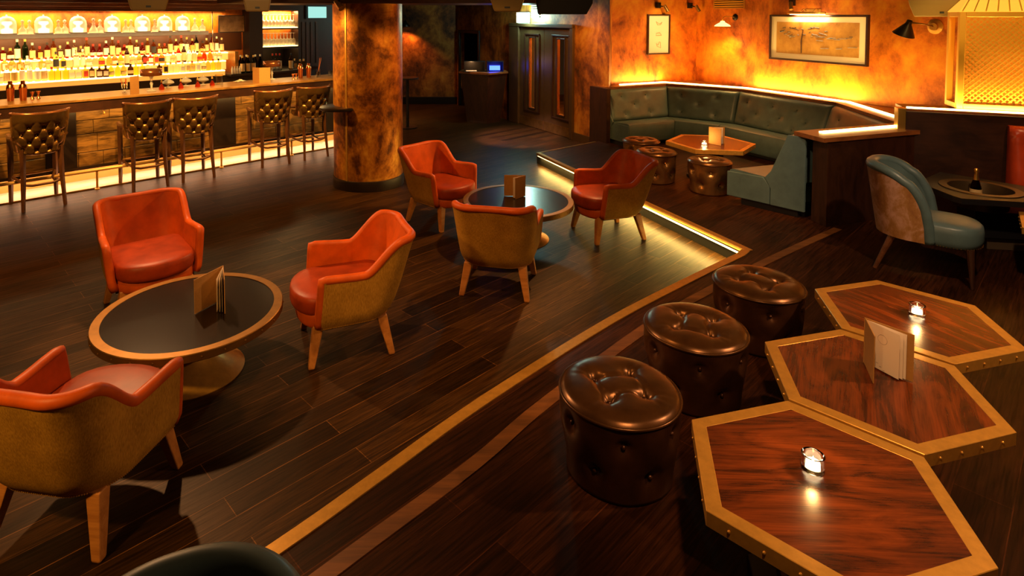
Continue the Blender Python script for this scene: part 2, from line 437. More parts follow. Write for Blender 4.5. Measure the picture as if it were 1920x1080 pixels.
M['tv'] = plain('dark screen', (0.26, 0.14, 0.055), 0.4, 0.3, noise=0.5, nscale=7)

# ------------------------------------------------------------------ the setting
P = 0.155                      # height of the raised platform
C0 = (4.25, 11.12); KC = (2.524, 10.42); W2E = (6.498, 5.557); D0 = (2.406, 9.956)
RW1 = R(202.08); RW2 = R(112.0); RDW = R(116.58)
U = (cos(BAR), sin(BAR)); NB = (-sin(BAR), cos(BAR))
def B2(s, y): return (s * U[0] + y * NB[0], s * U[1] + y * NB[1])     # a spot measured along / across the bar

m = MB(); m.prism([(-9, -1.5), (8, -1.5), (8, 17), (-9, 17)], -0.05, 0.0); struct(m.build('floor', M['floor']))
m = MB(); m.prism([(-9, -1.5), (8, -1.5), (8, 17), (-9, 17)], 2.72, 2.8); struct(m.build('ceiling', M['blackwood']))

nose = catmull([(-2.3, 0.85), (-1.55, 1.52), (-0.774, 2.287), (-0.40, 2.69), (0.10, 3.235), (0.99, 4.09), (1.75, 4.72), (2.51, 5.32)], 5)
edge = [(1.105, 9.11)]
plat = [(7.9, -1.4), (7.9, 6.0), (6.3, 7.0), (4.9, 11.2), (3.4, 10.6), (2.16, 9.93)] + edge + nose[::-1] + [(-2.3, -1.4)]
m = MB(); m.prism(plat[::-1], 0.0, P - 0.002)
struct(m.build('floor_platform', M['platform']))
def offset_path(pts, d):
    out = []
    for i, p in enumerate(pts):
        a = pts[max(i - 1, 0)]; b = pts[min(i + 1, len(pts) - 1)]
        dx, dy = b[0] - a[0], b[1] - a[1]; l = sqrt(dx * dx + dy * dy)
        out.append((p[0] + dy / l * d, p[1] - dx / l * d))
    return out
def band(pts, d0, d1, z0, z1):
    a = offset_path(pts, d0); b = offset_path(pts, d1); m = MB()
    rows = []
    for p, q in zip(a, b):
        rows.append([(p[0], p[1], z0), (p[0], p[1], z1), (q[0], q[1], z1), (q[0], q[1], z0)])
    m.grid(rows, cv=True, flip=True)
    n = len(rows)
    m.f += [(0, 1, 2, 3), ((n - 1) * 4 + 3, (n - 1) * 4 + 2, (n - 1) * 4 + 1, (n - 1) * 4)]; m.m += [0, 0]
    return m
# brass nosings along the step, brown inlay strip, lit riser
nose_all = nose[:-1] + [(2.49, 5.33)]
struct(band(nose_all, -0.012, 0.055, P - 0.03, P + 0.004).build('trim_1', M['brass']))
e2 = [(2.52, 5.30), (1.80, 7.24), (1.105, 9.11)]
struct(band(e2[::-1], -0.05, 0.012, P - 0.03, P + 0.004).build('trim_2', M['brass']))
m = MB(); mm = band(e2[::-1], -0.002, 0.003, 0.0, P - 0.044); struct(mm.build('trim_9', M['black']))
far_e = [(1.105, 9.11), (2.16, 9.93)]
struct(band(far_e, -0.012, 0.03, P - 0.03, P + 0.004).build('trim_3', M['brass_dull']))
inlay = catmull([(-1.5, 1.15), (-0.474, 2.178), (0.075, 2.72), (0.50, 3.20), (1.45, 4.14), (2.6, 5.05), (3.68, 5.83)], 5)
struct(band(inlay, -0.075, 0.0, P - 0.01, P + 0.002).build('trim_4', M['inlay']))
def strip_light(name, label, pts, w, h, z, mat, rz=0):
    m = MB()
    for a, b in zip(pts, pts[1:]):
        dx, dy = b[0] - a[0], b[1] - a[1]; l = sqrt(dx * dx + dy * dy)
        Mx = Matrix.Translation((a[0], a[1], z)) @ Matrix.Rotation(atan2(dy, dx), 4, 'Z')
        m.box(0, l, -w / 2, w / 2, 0, h, Mx)
    return tag(m.build(name, mat), label, 'light')
ed = ((2.47 - 1.125) , (5.30 - 9.09)); el = sqrt(ed[0] ** 2 + ed[1] ** 2); en = (ed[1] / el, -ed[0] / el)
def offp(p, d): return (p[0] + en[0] * d, p[1] + en[1] * d)
strip_light('step_light_strip', 'thin yellow light strip under the brass lip of the banquette step', [offp((1.125, 9.09), 0.007), offp((2.46, 5.36), 0.007)], 0.012, 0.012, P - 0.043, M['led_step'])
el_mid = ((1.125 + 2.47) / 2, (9.09 + 5.30) / 2)
area('step light', (el_mid[0] + en[0] * 0.03, el_mid[1] + en[1] * 0.03, P - 0.035), None, 30, 3.8, 0.02, (1, 0.66, 0.16), rz=(R(28), 0, atan2(ed[1], ed[0]) + pi))

def wall(name, origin, rz, x0, x1, z0, z1, mat, th=0.12, holes=()):
    m = MB()
    xs = sorted({x0, x1} | {h[0] for h in holes} | {h[1] for h in holes})
    for a, b in zip(xs, xs[1:]):
        hs = [h for h in holes if h[0] <= a + 1e-6 and h[1] >= b - 1e-6]
        if not hs: m.box(a, b, -th, 0, z0, z1)
        else:
            if hs[0][2] > z0: m.box(a, b, -th, 0, z0, hs[0][2])
            if hs[0][3] < z1: m.box(a, b, -th, 0, hs[0][3], z1)
    return struct(m.build(name, mat, loc=(origin[0], origin[1], 0), rz=rz))
wall('wall_left_booth', C0, RW1, -0.12, 1.862, 0, 2.72, M['wallorange'])
wall('wall_right', W2E, RW2, -1.5, 6.0, 0, 2.72, M['wallorange'])
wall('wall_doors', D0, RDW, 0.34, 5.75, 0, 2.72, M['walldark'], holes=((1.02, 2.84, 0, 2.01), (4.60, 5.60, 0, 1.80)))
m = MB(); m.prism([(2.254, 10.26), (2.39, 9.985), (2.535, 10.42), (2.45, 10.52)], 1.046, 2.72); struct(m.build('wall_return', M['walldark']))
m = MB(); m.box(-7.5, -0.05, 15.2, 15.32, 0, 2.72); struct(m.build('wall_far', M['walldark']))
m = MB(); m.box(-6.5, -0.16, 15.15, 15.2, 0, 0.18); struct(m.build('baseboard_far', M['blackwood']))
m = MB(); m.box(0.36, 0.96, 0, 0.03, 0, 0.14); struct(m.build('baseboard_doors', M['door'], loc=(*D0, 0), rz=RDW)); 
# dark room behind the open doorway
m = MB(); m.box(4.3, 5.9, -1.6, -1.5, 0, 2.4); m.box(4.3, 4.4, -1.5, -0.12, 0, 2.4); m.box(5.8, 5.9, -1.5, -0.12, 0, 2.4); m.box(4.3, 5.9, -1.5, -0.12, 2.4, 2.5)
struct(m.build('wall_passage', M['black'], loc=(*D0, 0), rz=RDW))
m = MB()
for a, b in ((4.55, 4.62), (5.58, 5.65)): m.box(a, b, -0.02, 0.03, 0, 1.86)
m.box(4.55, 5.65, -0.02, 0.03, 1.80, 1.87)
struct(m.build('trim_5', M['blackwood'], loc=(*D0, 0), rz=RDW, bevel=0.006))
# back of the bar
def bwall(name, s0, s1, y0, y1, z0, z1, mat):
    m = MB(); m.box(s0, s1, y0, y1, z0, z1); return struct(m.build(name, mat, rz=BAR))
bwall('wall_bar', -1.5, 4.8, 11.0, 11.12, 0, 2.72, M['wallorange'])
bwall('wall_bar_corner', 4.8, 7.0, 11.35, 11.45, 0, 2.72, M['blackwood'])
M['soffit'] = veneer('brown soffit boards', (0.05, 0.02, 0.006), (0.16, 0.065, 0.018), (2, 12, 12), 0.45)
bwall('ceiling_bulkhead', -1.5, 4.2, 10.35, 11.0, 2.30, 2.72, M['soffit'])
bwall('ceiling_soffit', -1.5, 6.2, 7.8, 9.7, 2.47, 2.72, M['soffit'])
for k_, (y_, z_) in enumerate(((9.0, 2.40), (9.7, 2.36), (10.34, 2.33))):
    mm_ = MB(); mm_.box(-1.5, 4.6, y_ - 0.03, y_ + 0.03, z_, z_ + 0.05); struct(mm_.build('trim_%d' % (k_ + 6), M['strip'], rz=BAR))
m = MB(); m.box(-3.0, 1.2, 7.4, 8.9, 2.385, 2.72); struct(m.build('ceiling_beam', M['soffit']))

# doors with their frame
def double_doors():
    f = MB(); f.box(0.966, 1.06, -0.12, 0.05, 0, 2.05); f.box(2.80, 3.17, -0.12, 0.05, 0, 2.05); f.box(0.966, 3.17, -0.12, 0.06, 2.0, 2.07)
    struct(f.build('door_frame', M['door'], loc=(*D0, 0), rz=RDW, bevel=0.008))
    for k, (x0, x1, gx0, gx1) in enumerate(((1.06, 1.925, 1.264, 1.481), (1.935, 2.80, 2.24, 2.446))):
        e = thing('door_%d' % (k + 1), ('brown door leaf with slim glass, beside the orange wall and socket', 'brown door leaf with slim glass, under the exit sign')[k], 'door', (*D0, 0), RDW)
        e['kind'] = 'structure'
        m = MB(); m.box(x0, gx0, -0.05, 0.0, 0.005, 2.0); m.box(gx1, x1, -0.05, 0.0, 0.005, 2.0)
        m.box(gx0, gx1, -0.05, 0.0, 0.005, 0.39); m.box(gx0, gx1, -0.05, 0.0, 1.785, 2.0)
        m.build('door_leaf', M['door'], e)
        m = MB(); m.box(gx0, gx1, -0.035, -0.025, 0.39, 1.785); m.build('glass_pane', PANE, e)
        m = MB(); a0, a1 = gx0 - 0.17, gx1 + 0.17
        for q in ((a0, a0 + 0.03, 0.30, 1.87), (a1 - 0.03, a1, 0.30, 1.87), (a0, a1, 0.30, 0.33), (a0, a1, 1.84, 1.87)): m.box(q[0], q[1], 0, 0.022, q[2], q[3])
        for q in ((gx0 - 0.025, gx0, 0.365, 1.81), (gx1, gx1 + 0.025, 0.365, 1.81), (gx0 - 0.025, gx1 + 0.025, 0.365, 0.39), (gx0 - 0.025, gx1 + 0.025, 1.785, 1.81)): m.box(q[0], q[1], 0, 0.018, q[2], q[3])
        m.build('moulding', M['darkwood'], e, bevel=0.006)
        m = MB(); m.box(x0 + 0.01, x1 - 0.01, 0, 0.006, 0.01, 0.185); m.build('kick_plate', M['brass_dull'], e)
PANE = glass('door glass', (1, 0.85, 0.6), 0.02, 1.1)
m = MB(); m.box(0.6, 3.2, -1.45, -1.40, 0, 2.72); struct(m.build('wall_corridor', M['wallorange'], loc=(*D0, 0), rz=RDW))
q = (D0[0] + 1.9 * cos(RDW) + 0.7 * sin(RDW), D0[1] + 1.9 * sin(RDW) - 0.7 * cos(RDW)); area('corridor light', (q[0], q[1], 2.6), None, 600, 1.6, 0.5, (1, 0.45, 0.1), rz=(R(-20), 0, RDW))
double_doors()

# ------------------------------------------------------------------ column with its ledge
cc = (-1.275, 8.05)
t = thing('column', 'round copper patina column standing between bar and armchairs', 'column', (*cc, 0), 0.0)
t['kind'] = 'structure'
def column_r(a): return 0.455
m = MB(); m.lathe([(0.455, 0.13), (0.455, 2.47)], 64); m.build('copper_skin', M['copper'], t, smooth=40)
m = MB(); m.lathe([(0.47, 0.0), (0.475, 0.10), (0.468, 0.13), (0.455, 0.135)], 64); m.build('plinth', M['blackwood'], t, smooth=40)
m = MB(); a = R(-118); m.box(-0.012, 0.012, -0.006, 0.012, 0.0, 2.47, Matrix.Translation((0.455 * cos(a), 0.455 * sin(a), 0)) @ Matrix.Rotation(a + pi / 2, 4, 'Z')); m.build('brass_seam', M['brass'], t)
m = MB(); a = R(15); m.box(-0.01, 0.01, -0.006, 0.012, 0.0, 2.40, Matrix.Translation((0.455 * cos(a), 0.455 * sin(a), 0)) @ Matrix.Rotation(a + pi / 2, 4, 'Z')); m.build('steel_seam', M['chrome'], t)
m = MB(); m.lathe([(0.0, 1.03), (0.26, 1.03), (0.268, 1.04), (0.268, 1.062), (0.255, 1.07), (0.0, 1.07)], 48, c=(-1.59, 7.80, 0))
tag(m.build('drinks_ledge', M['blackwood'], smooth=35), 'small round dark drinks ledge fixed to the copper column', 'ledge')

# ------------------------------------------------------------------ bar
t = thing('bar_counter', 'long oak bar counter with brass foot rail and lit toe kick', 'bar counter', (0, 0, 0), BAR)
SB0, SB1 = -0.7, 6.0
m = MB(); m.box(SB0, SB1, 8.70, 9.36, 1.165, 1.2); m.build('counter_top', M['counter'], t, bevel=0.006)
m = MB(); m.box(SB0, SB1, 8.715, 8.75, 1.04, 1.165); m.box(SB0, SB1, 8.75, 9.3, 1.10, 1.165); m.build('fascia', M['darkwood'], t)
m = MB(); m.box(SB0, SB1, 9.06, 9.12, 0.27, 1.10); m.build('front_panel', M['barpanel'], t)
# planks and posts on the front
m = MB(); rnd = random.Random(3)
for z0, z1 in ((0.27, 0.46), (0.465, 0.70), (0.705, 0.88), (0.885, 1.04)):
    s = SB0
    while s < SB1:
        w = rnd.uniform(0.25, 0.75); m.box(s, min(s + w, SB1) - 0.006, 9.04, 9.062, z0, z1 - 0.004); s += w
m.build('oak_boards', M['barpanel'], t, bevel=0.003, bseg=1)
for s in (1.55, 3.62, 5.45): m = MB(); m.box(s - 0.17, s + 0.17, 9.01, 9.06, 0.26, 1.05); m.build('pilaster', M['blackwood'], t, bevel=0.01)
m = MB(); m.box(SB0, SB1, 9.0, 9.06, 0.25, 0.285); m.build('lower_rail', M['blackwood'], t)
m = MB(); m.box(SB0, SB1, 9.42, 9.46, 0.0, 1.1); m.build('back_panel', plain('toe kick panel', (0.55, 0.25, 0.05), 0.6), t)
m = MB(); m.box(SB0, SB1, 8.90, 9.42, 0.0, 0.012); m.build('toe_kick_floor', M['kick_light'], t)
m = MB(); m.box(SB0, SB1, 8.885, 8.90, 0.0, 0.02); m.build('threshold', M['brass_dull'], t)
m = MB(); m.tube([(SB0, 8.86, 0.25), (SB1, 8.86, 0.25)], 0.021, 12); m.build('foot_rail', M['rail'], t, smooth=True)
for s in (0.0, 1.9, 3.5, 4.62, 5.6):
    m = MB(); m.tube([(s, 8.86, 0.0), (s, 8.86, 0.25)], 0.014, 10); m.lathe([(0.03, 0), (0.03, 0.012), (0.016, 0.02)], 12, c=(s, 8.86, 0)); m.build('rail_post', M['brass'], t, smooth=40)
m = MB(); m.box(SB0, SB1, 9.13, 9.16, 0.262, 0.27); m.build('light_strip', M['led_bar'], t)
q = B2(2.6, 8.86); area('counter edge light', (q[0], q[1], 1.03), None, 26, 6.4, 0.05, (1.0, 0.55, 0.15), rz=(R(30), 0, BAR))
q = B2(2.6, 9.17); area('toe kick light', (q[0], q[1], 0.262), None, 60, 6.4, 0.06, (1.0, 0.62, 0.36), rz=(0, 0, BAR))
for s in (1.40, 2.02, 3.42, 4.28, 5.2):
    m = MB(); m.tube([(s, 9.05, 0.99), (s, 8.95, 0.985), (s, 8.93, 0.965), (s, 8.95, 0.945)], 0.007, 6); m.build('bag_hook', M['brass'], t, smooth=True)

# back bar: three lit steps, dark cabinet below, top shelf, posts and glass niche
t = thing('back_bar', 'stepped back bar with three lit display shelves behind the counter', 'back bar', (0, 0, 0), BAR)
S0 = -0.7
STEP = ((10.45, 10.60, 1.29, 4.22), (10.60, 10.75, 1.445, 4.30), (10.75, 11.0, 1.58, 4.40))
for k, (y0, y1, z, se) in enumerate(STEP):
    m = MB(); m.box(S0, se, y0, 11.0 if k == 2 else y1 + 0.01, z - 0.02, z); m.build('step_top', M['glow'], t)
    zb = 1.20 if k == 0 else STEP[k - 1][2]
    m = MB(); m.box(S0, se, y0 + 0.004, y0 + 0.03, zb, z - 0.02); m.build('step_riser', M['fascia_glow'] if k == 0 else M['riser_glow'], t)
m = MB(); m.box(4.40, 4.46, 10.45, 11.0, 1.20, 1.60); m.build('step_end', M['brass_dull'], t)
m = MB(); m.box(S0, 5.8, 10.5, 11.0, 0.0, 1.19); m.build('cabinet', M['blackwood'], t)
m = MB(); m.box(S0, 4.25, 10.30, 10.5, 0.86, 0.90); m.box(S0, 4.25, 10.44, 10.46, 1.0, 1.02); m.build('steel_edge', M['chrome'], t)
m = MB(); m.box(S0, 4.05, 10.72, 11.0, 1.935, 1.96); m.build('top_shelf', M['glow'], t)
m = MB(); m.box(S0, 4.05, 10.712, 10.72, 1.90, 1.963); m.build('shelf_edge', M['darkwood'], t)
m = MB(); m.box(4.26, 5.8, 10.3, 11.3, 1.18, 1.22); m.build('side_counter', M['blackwood'], t, bevel=0.004)
m = MB(); m.box(4.78, 5.03, 10.70, 11.3, 1.22, 2.46); m.build('dark_post', M['blackwood'], t)
m = MB(); m.tube([(4.13, 10.74, 1.6), (4.13, 10.74, 2.3)], 0.008, 8); m.build('hanging_rod', M['chrome'], t, smooth=True)
for z in (1.655, 2.01):
    m = MB(); m.box(5.03, 5.76, 10.74, 11.02, z - 0.02, z); m.build('niche_shelf', M['glow'], t)
m = MB(); m.box(5.03, 5.76, 11.0, 11.04, 1.64, 2.32); m.build('niche_back', M['wallorange'], t)
for q_ in ((10.70, 10.74, 1.60, 1.64), (10.72, 10.735, 1.965, 1.992), (10.70, 11.0, 2.32, 2.46)): m = MB(); m.box(5.03, 5.76, *q_); m.build('niche_rail', M['blackwood'], t)
m = MB(); m.box(5.76, 6.75, 10.72, 11.3, 1.22, 2.46); m.build('niche_side', M['blackwood'], t)
m = MB()
for s in (5.83, 5.92, 6.02, 6.13): m.box(s, s + 0.05, 10.705, 10.72, 1.3, 2.1)
m.build('panel_groove', M['darkwood'], t)
for (s, y, z, w, e) in ((1.9, 10.86, 2.285, 5.0, 30), ):
    q = B2(s, y); area('top shelf light', (q[0], q[1], z), None, e * 1.6, w, 0.15, (1, 0.62, 0.24), rz=(0, 0, BAR))
q = B2(1.9, 10.36); area('bottle fill', (q[0], q[1], 1.92), None, 45, 5.0, 0.06, (1, 0.62, 0.24), rz=(R(35), 0, BAR))  # added front fill for the bottle labels, no fitting
q = B2(5.4, 10.85); area('niche light', (q[0], q[1], 2.31), None, 40, 0.7, 0.15, (1, 0.66, 0.26), rz=(0, 0, BAR))

t = thing('bottle_backboard', 'dark red brown board on the wall behind the top row of bottles', 'panel', (0, 0, 0), BAR)
m = MB(); m.box(-0.7, 4.75, 10.985, 10.998, 1.60, 1.92); m.build('board', plain('red brown board', (0.07, 0.018, 0.004), 0.35), t)
t = thing('television', 'flat television on the back bar wall beside the lit top shelf', 'television', (*B2(4.50, 10.80), 1.925), BAR)
m = MB(); m.box(-0.235, 0.235, 0.0, 0.05, 0.0, 0.31); m.build('casing', M['black'], t, bevel=0.006)
m = MB(); m.box(-0.222, 0.222, -0.006, 0.0, 0.015, 0.298); m.build('screen', M['tv'], t)
m = MB(); m.tube([(0, 0.05, 0.15), (0, 0.2, 0.15)], 0.02, 8); m.build('bracket', M['black'], t)

# ------------------------------------------------------------------ corner banquette
LP = [(2.255, 10.155), (3.546, 10.737), (4.61, 9.87), (5.27, 8.30), (4.98, 6.594), (3.531, 6.098)]
SKEW = 0.40
def inner(d, ends=True):
    """the plan line of the banquette moved into the room by d"""
    n = len(LP); out = []
    dirs = []
    for a, b in zip(LP, LP[1:]):
        l = sqrt((b[0] - a[0]) ** 2 + (b[1] - a[1]) ** 2); dirs.append(((b[0] - a[0]) / l, (b[1] - a[1]) / l))
    for i, p in enumerate(LP):
        if i == 0:
            d0 = dirs[0]; out.append((p[0] + d0[1] * d, p[1] - d0[0] * d))
        elif i == n - 1:
            d0 = dirs[-1]; out.append((p[0] + d0[1] * d + d0[0] * SKEW * d, p[1] - d0[0] * d + d0[1] * SKEW * d))
        else:
            a, b = dirs[i - 1], dirs[i]
            na = (a[1], -a[0]); nb = (b[1], -b[0]); k = 1 + na[0] * nb[0] + na[1] * nb[1]
            out.append((p[0] + (na[0] + nb[0]) / k * d, p[1] + (na[1] + nb[1]) / k * d))
    return out

bq = thing('corner_banquette', 'teal buttoned corner banquette under the glowing orange wall', 'banquette', (0, 0, 0))
ZS, ZT, ZL = 0.53, 1.0, 1.045
b_top, b_bot, s_frt, s_base = inner(0.20), inner(0.36), inner(0.80), inner(0.72)
lerp = lambda a, b, t: tuple(x + (y - x) * t for x, y in zip(a, b))
BUTT = {0: [(.22, .78), (.62, .78), (.42, .5), (.25, .2), (.68, .2)], 1: [(.22, .78), (.72, .78), (.48, .5), (.22, .2), (.72, .2)],
        2: [(.12, .72), (.42, .72), (.68, .72), (.25, .42), (.52, .42), (.8, .42), (.12, .15), (.42, .15), (.68, .15)], 3: [(.2, .7), (.75, .7), (.48, .42), (.2, .15), (.75, .15)], 4: [(.3, .6), (.7, .6)]}
for i in range(5):
    a0, a1 = (*b_bot[i], ZS - 0.02), (*b_bot[i + 1], ZS - 0.02); c0, c1 = (*b_top[i], ZT), (*b_top[i + 1], ZT)
    L_ = sqrt((a1[0] - a0[0]) ** 2 + (a1[1] - a0[1]) ** 2)
    dx, dy = (a1[0] - a0[0]) / L_, (a1[1] - a0[1]) / L_; nx, ny = dy, -dx
    rows = []; nu, nv = 34, 20
    for u in range(nu + 1):
        col = []
        for v in range(nv + 1):
            fu, fv = u / nu, v / nv
            p = lerp(lerp(a0, a1, fu), lerp(c0, c1, fu), fv)
            e_ = min(fu * L_, (1 - fu) * L_, 0.05) / 0.05; g = min(fv, 1 - fv, 0.12) / 0.12
            h = 0.035 * sqrt(max(0, 1 - (1 - e_) ** 2)) * sqrt(max(0, 1 - (1 - g) ** 2))
            for bu, bv in BUTT[i]:
                q = ((fu - bu) * L_) ** 2 + ((fv - bv) * 0.47) ** 2
                h -= 0.026 * exp(-q / 0.0022)
            col.append((p[0] + nx * h, p[1] + ny * h, p[2]))
        rows.append(col)
    # close the cushion towards the wall
    back = inner(0.10)
    rows = [[(*lerp(back[i], back[i + 1], u / nu), ZS - 0.02)] + r + [(*lerp(back[i], back[i + 1], u / nu), ZT)] for u, r in enumerate(rows)]
    m = MB(); m.grid(rows, cv=True)
    n_ = len(rows[0]); m.f += [tuple(range(n_ - 1, -1, -1)), tuple(nu * n_ + k for k in range(n_))]; m.m += [0, 0]
    bk = m.build('back_cushion', M['teal'], bq, smooth=50)
    for bu, bv in BUTT[i]:
        p = lerp(lerp(a0, a1, bu), lerp(c0, c1, bu), bv)
        m = MB(); m.ball((0, 0, 0), 0.013, 8); m.build('button', M['teal_dark'], bk, smooth=True, loc=(p[0] + nx * 0.012, p[1] + ny * 0.012, p[2]))
    prof = [(0.30, ZS - 0.03), (0.74, ZS), (0.785, ZS - 0.012), (0.80, ZS - 0.045), (0.80, 0.25), (0.78, 0.225), (0.30, 0.225)]
    rows = []
    for d, z in prof:
        q = inner(d); rows.append([(*lerp(q[i], q[i + 1], t_), z) for t_ in (0.004, 0.25, 0.5, 0.75, 0.996)])
    rows = [list(r) for r in zip(*rows)]
    m = MB(); m.grid(rows, cv=True)
    n_ = len(prof); m.f += [tuple(range(n_ - 1, -1, -1)), tuple(4 * n_ + k for k in range(n_))]; m.m += [0, 0]
    m.build('seat_cushion', M['teal'], bq, smooth=40)
base_q = inner(0.66)
m = MB(); i0 = inner(0.12); m.prism([*base_q[::-1], *i0][::-1], P, 0.228); m.build('kick_base', M['black'], bq)
# teal end panels (profile of back and seat) and dark posts
def end_panel(idx, th, mat, name, prof):
    pts = []
    for d, z in prof:
        q = inner(d)[idx]; pts.append((*q, z))
    o = LP[idx]; nb_ = LP[1] if idx == 0 else LP[-2]
    l = sqrt((o[0] - nb_[0]) ** 2 + (o[1] - nb_[1]) ** 2); d_ = ((o[0] - nb_[0]) / l * th, (o[1] - nb_[1]) / l * th)
    m = MB(); n = len(pts)
    m._add(pts + [(p[0] + d_[0], p[1] + d_[1], p[2]) for p in pts], [tuple(range(n)), tuple(range(2 * n - 1, n - 1, -1))] + [(k, n + k, n + (k + 1) % n, (k + 1) % n) for k in range(n)])
    m.build(name, mat, bq, bevel=0.006)
PROF = [(0.05, 0.225), (0.36, 0.225), (0.36, 0.40), (0.42, ZS - 0.02), (0.36, ZS + 0.06), (0.21, ZT), (0.05, ZT)]
end_panel(5, 0.025, M['teal'], 'end_panel', PROF); end_panel(0, 0.025, M['teal'], 'end_panel', PROF)
end_panel(5, 0.02, M['teal'], 'seat_end', [(0.37, 0.225), (0.80, 0.225), (0.80, ZS - 0.03), (0.44, ZS - 0.025), (0.37, 0.42)])
end_panel(0, 0.02, M['teal'], 'seat_end', [(0.37, 0.225), (0.80, 0.225), (0.80, ZS - 0.03), (0.44, ZS - 0.025), (0.37, 0.42)])
# timber surround: ledge, end post, dark wall of the right arm
sur = thing('banquette_surround', 'dark timber ledge and low wall wrapping around the teal banquette', 'partition', (0, 0, 0))
led_in = inner(0.17)
m = MB()
outer = [(2.20, 10.2), (2.53, 10.40), (4.24, 11.08), (6.05, 6.60), (5.10, 6.40), (3.50, 5.86)]
m.prism([*outer, *led_in[::-1]][::-1] if False else [*led_in, *outer[::-1]], 1.003, ZL); m.build('ledge', M['strip'], sur)
m = MB(); m.prism([LP[5], (LP[4][0] - 0.02, LP[4][1]), (5.06, 6.42), (3.57, 5.91)], P, 1.0); m.build('arm_wall', M['darkwood'], sur)
d0 = ((LP[1][0] - LP[0][0]), (LP[1][1] - LP[0][1])); l_ = sqrt(d0[0] ** 2 + d0[1] ** 2); d0 = (d0[0] / l_, d0[1] / l_)
pp = lambda a, b: (LP[0][0] + d0[0] * a + d0[1] * b, LP[0][1] + d0[1] * a - d0[0] * b)
m = MB(); m.prism([pp(-0.10, -0.10), pp(-0.10, 0.36), pp(-0.027, 0.36), pp(-0.027, -0.10)], 0.0, ZL); m.build('end_post', M['darkwood'], sur)
m = MB(); q0 = inner(0.02); m.prism([*inner(0.13)[:5], *inner(0.05)[:5][::-1]], P, 1.0); m.build('back_board', M['darkwood'], sur)
lp_led = [lerp(LP[0], LP[1], 0.32), LP[1], LP[2], LP[3], lerp(LP[3], LP[4], 0.93)]
strip_light('banquette_light_strip', 'long bright light strip on the ledge behind the teal banquette', lp_led, 0.05, 0.014, ZL, M['led'])
strip_light('banquette_light_strip', 'short bright light strip on the banquette arm beside the divider', [lerp(LP[4], LP[5], 0.05), lerp(LP[4], LP[5], 0.93)], 0.055, 0.014, ZL, M['led'])
for a, b, e in ((lp_led[0], lp_led[1], 16), (lp_led[1], lp_led[2], 6), (lp_led[2], lp_led[3], 30), (lp_led[3], lp_led[4], 12), (LP[4], LP[5], 5)):
    area('ledge light', ((a[0] + b[0]) / 2, (a[1] + b[1]) / 2, ZL + 0.02), None, e, sqrt((a[0] - b[0]) ** 2 + (a[1] - b[1]) ** 2), 0.04, (1, 0.6, 0.14), rz=(pi, 0, atan2(b[1] - a[1], b[0] - a[0])))

# ------------------------------------------------------------------ divider with brass lattice lantern, red bench
DV = R(-22.5); dvo = (4.655, 6.385)
t = thing('room_divider', 'dark timber divider with light strip along its top', 'partition', (*dvo, 0), DV)
m = MB(); m.box(0.0, 1.55, -0.06, 0.06, P, 1.235); m.build('board', M['darkwood'], t)
m = MB(); m.box(0.0, 1.52, -0.02, 0.36, 1.235, 1.262); m.build('cap', M['strip'], t)
m = MB(); m.box(-0.075, 0.0, -0.07, 0.07, 0.90, 1.265); m.build('end_cap', M['gold'], t, bevel=0.006)
m = MB(); m.box(-0.07, 0.0, -0.055, 0.055, P, 0.90); m.build('end_stile', M['darkwood'], t)
q = (dvo[0] + 1.5 * cos(DV), dvo[1] + 1.5 * sin(DV)); p0 = (dvo[0] + 0.02 * cos(DV), dvo[1] + 0.02 * sin(DV))
strip_light('divider_light_strip', 'bright light strip along the top of the dark divider', [p0, q], 0.045, 0.014, 1.262, M['led'])
area('divider light', ((p0[0] + q[0]) / 2, (p0[1] + q[1]) / 2, 1.285), None, 16, 1.4, 0.04, (1, 0.6, 0.14), rz=(pi - R(12), 0, DV))

t = thing('lattice_lantern', 'large brass lattice lantern standing on the dark divider', 'lantern', (dvo[0] + 0.455 * cos(DV) - 0.04 * sin(DV), dvo[1] + 0.455 * sin(DV) + 0.04 * cos(DV), 1.277), DV)
LW, LH = 1.0, 1.0
m = MB()
for x in (0.0, LW - 0.055):
    for y in (0.0, 0.305): m.box(x, x + 0.055, y, y + 0.055, 0, LH)
for y in (0.0, 0.305):
    for z0, z1 in ((0, 0.055), (LH - 0.055, LH)): m.box(0.055, LW - 0.055, y, y + 0.055, z0, z1)
for x in (0.0, LW - 0.055):
    for z0, z1 in ((0, 0.055), (LH - 0.055, LH)): m.box(x, x + 0.055, 0.055, 0.305, z0, z1)
m.build('frame', M['goldpaint'], t, bevel=0.004, bseg=1)
def lattice(x0, x1, z0, z1, step, w, y):
    mm = MB(); k = z0 - (x1 - x0)
    s = x0 - (z1 - z0)
    while s < x1:
        xa, za = (s, z0) if s >= x0 else (x0, z0 + (x0 - s)); xb, zb = (s + z1 - z0, z1) if s + z1 - z0 <= x1 else (x1, z0 + x1 - s)
        if xb - xa > 0.01:
            l = sqrt(2) * (xb - xa)
            mm.box(0, l, -0.002, 0.002, -w / 2, w / 2, Matrix.Translation((xa, y, za)) @ Matrix.Rotation(-pi / 4, 4, 'Y'))
            mm.box(0, l, -0.002, 0.002, -w / 2, w / 2, Matrix.Translation((x0 + x1 - xa, y + 0.004, za)) @ Matrix.Rotation(-3 * pi / 4, 4, 'Y'))
        s += step
    return mm
lattice(0.055, LW - 0.055, 0.055, LH - 0.055, 0.052, 0.012, 0.03).build('lattice', M['goldpaint'], t)
m = MB(); m.box(0.05, LW - 0.05, 0.10, 0.106, 0.05, LH - 0.05); m.build('amber_panel', M['amber_glow'], t)
m = MB(); m.grid([[(0.0, 0.0, LH), (LW, 0.0, LH)], [(0.20, 0.18, LH + 0.28), (LW - 0.2, 0.18, LH + 0.28)]], flip=True)
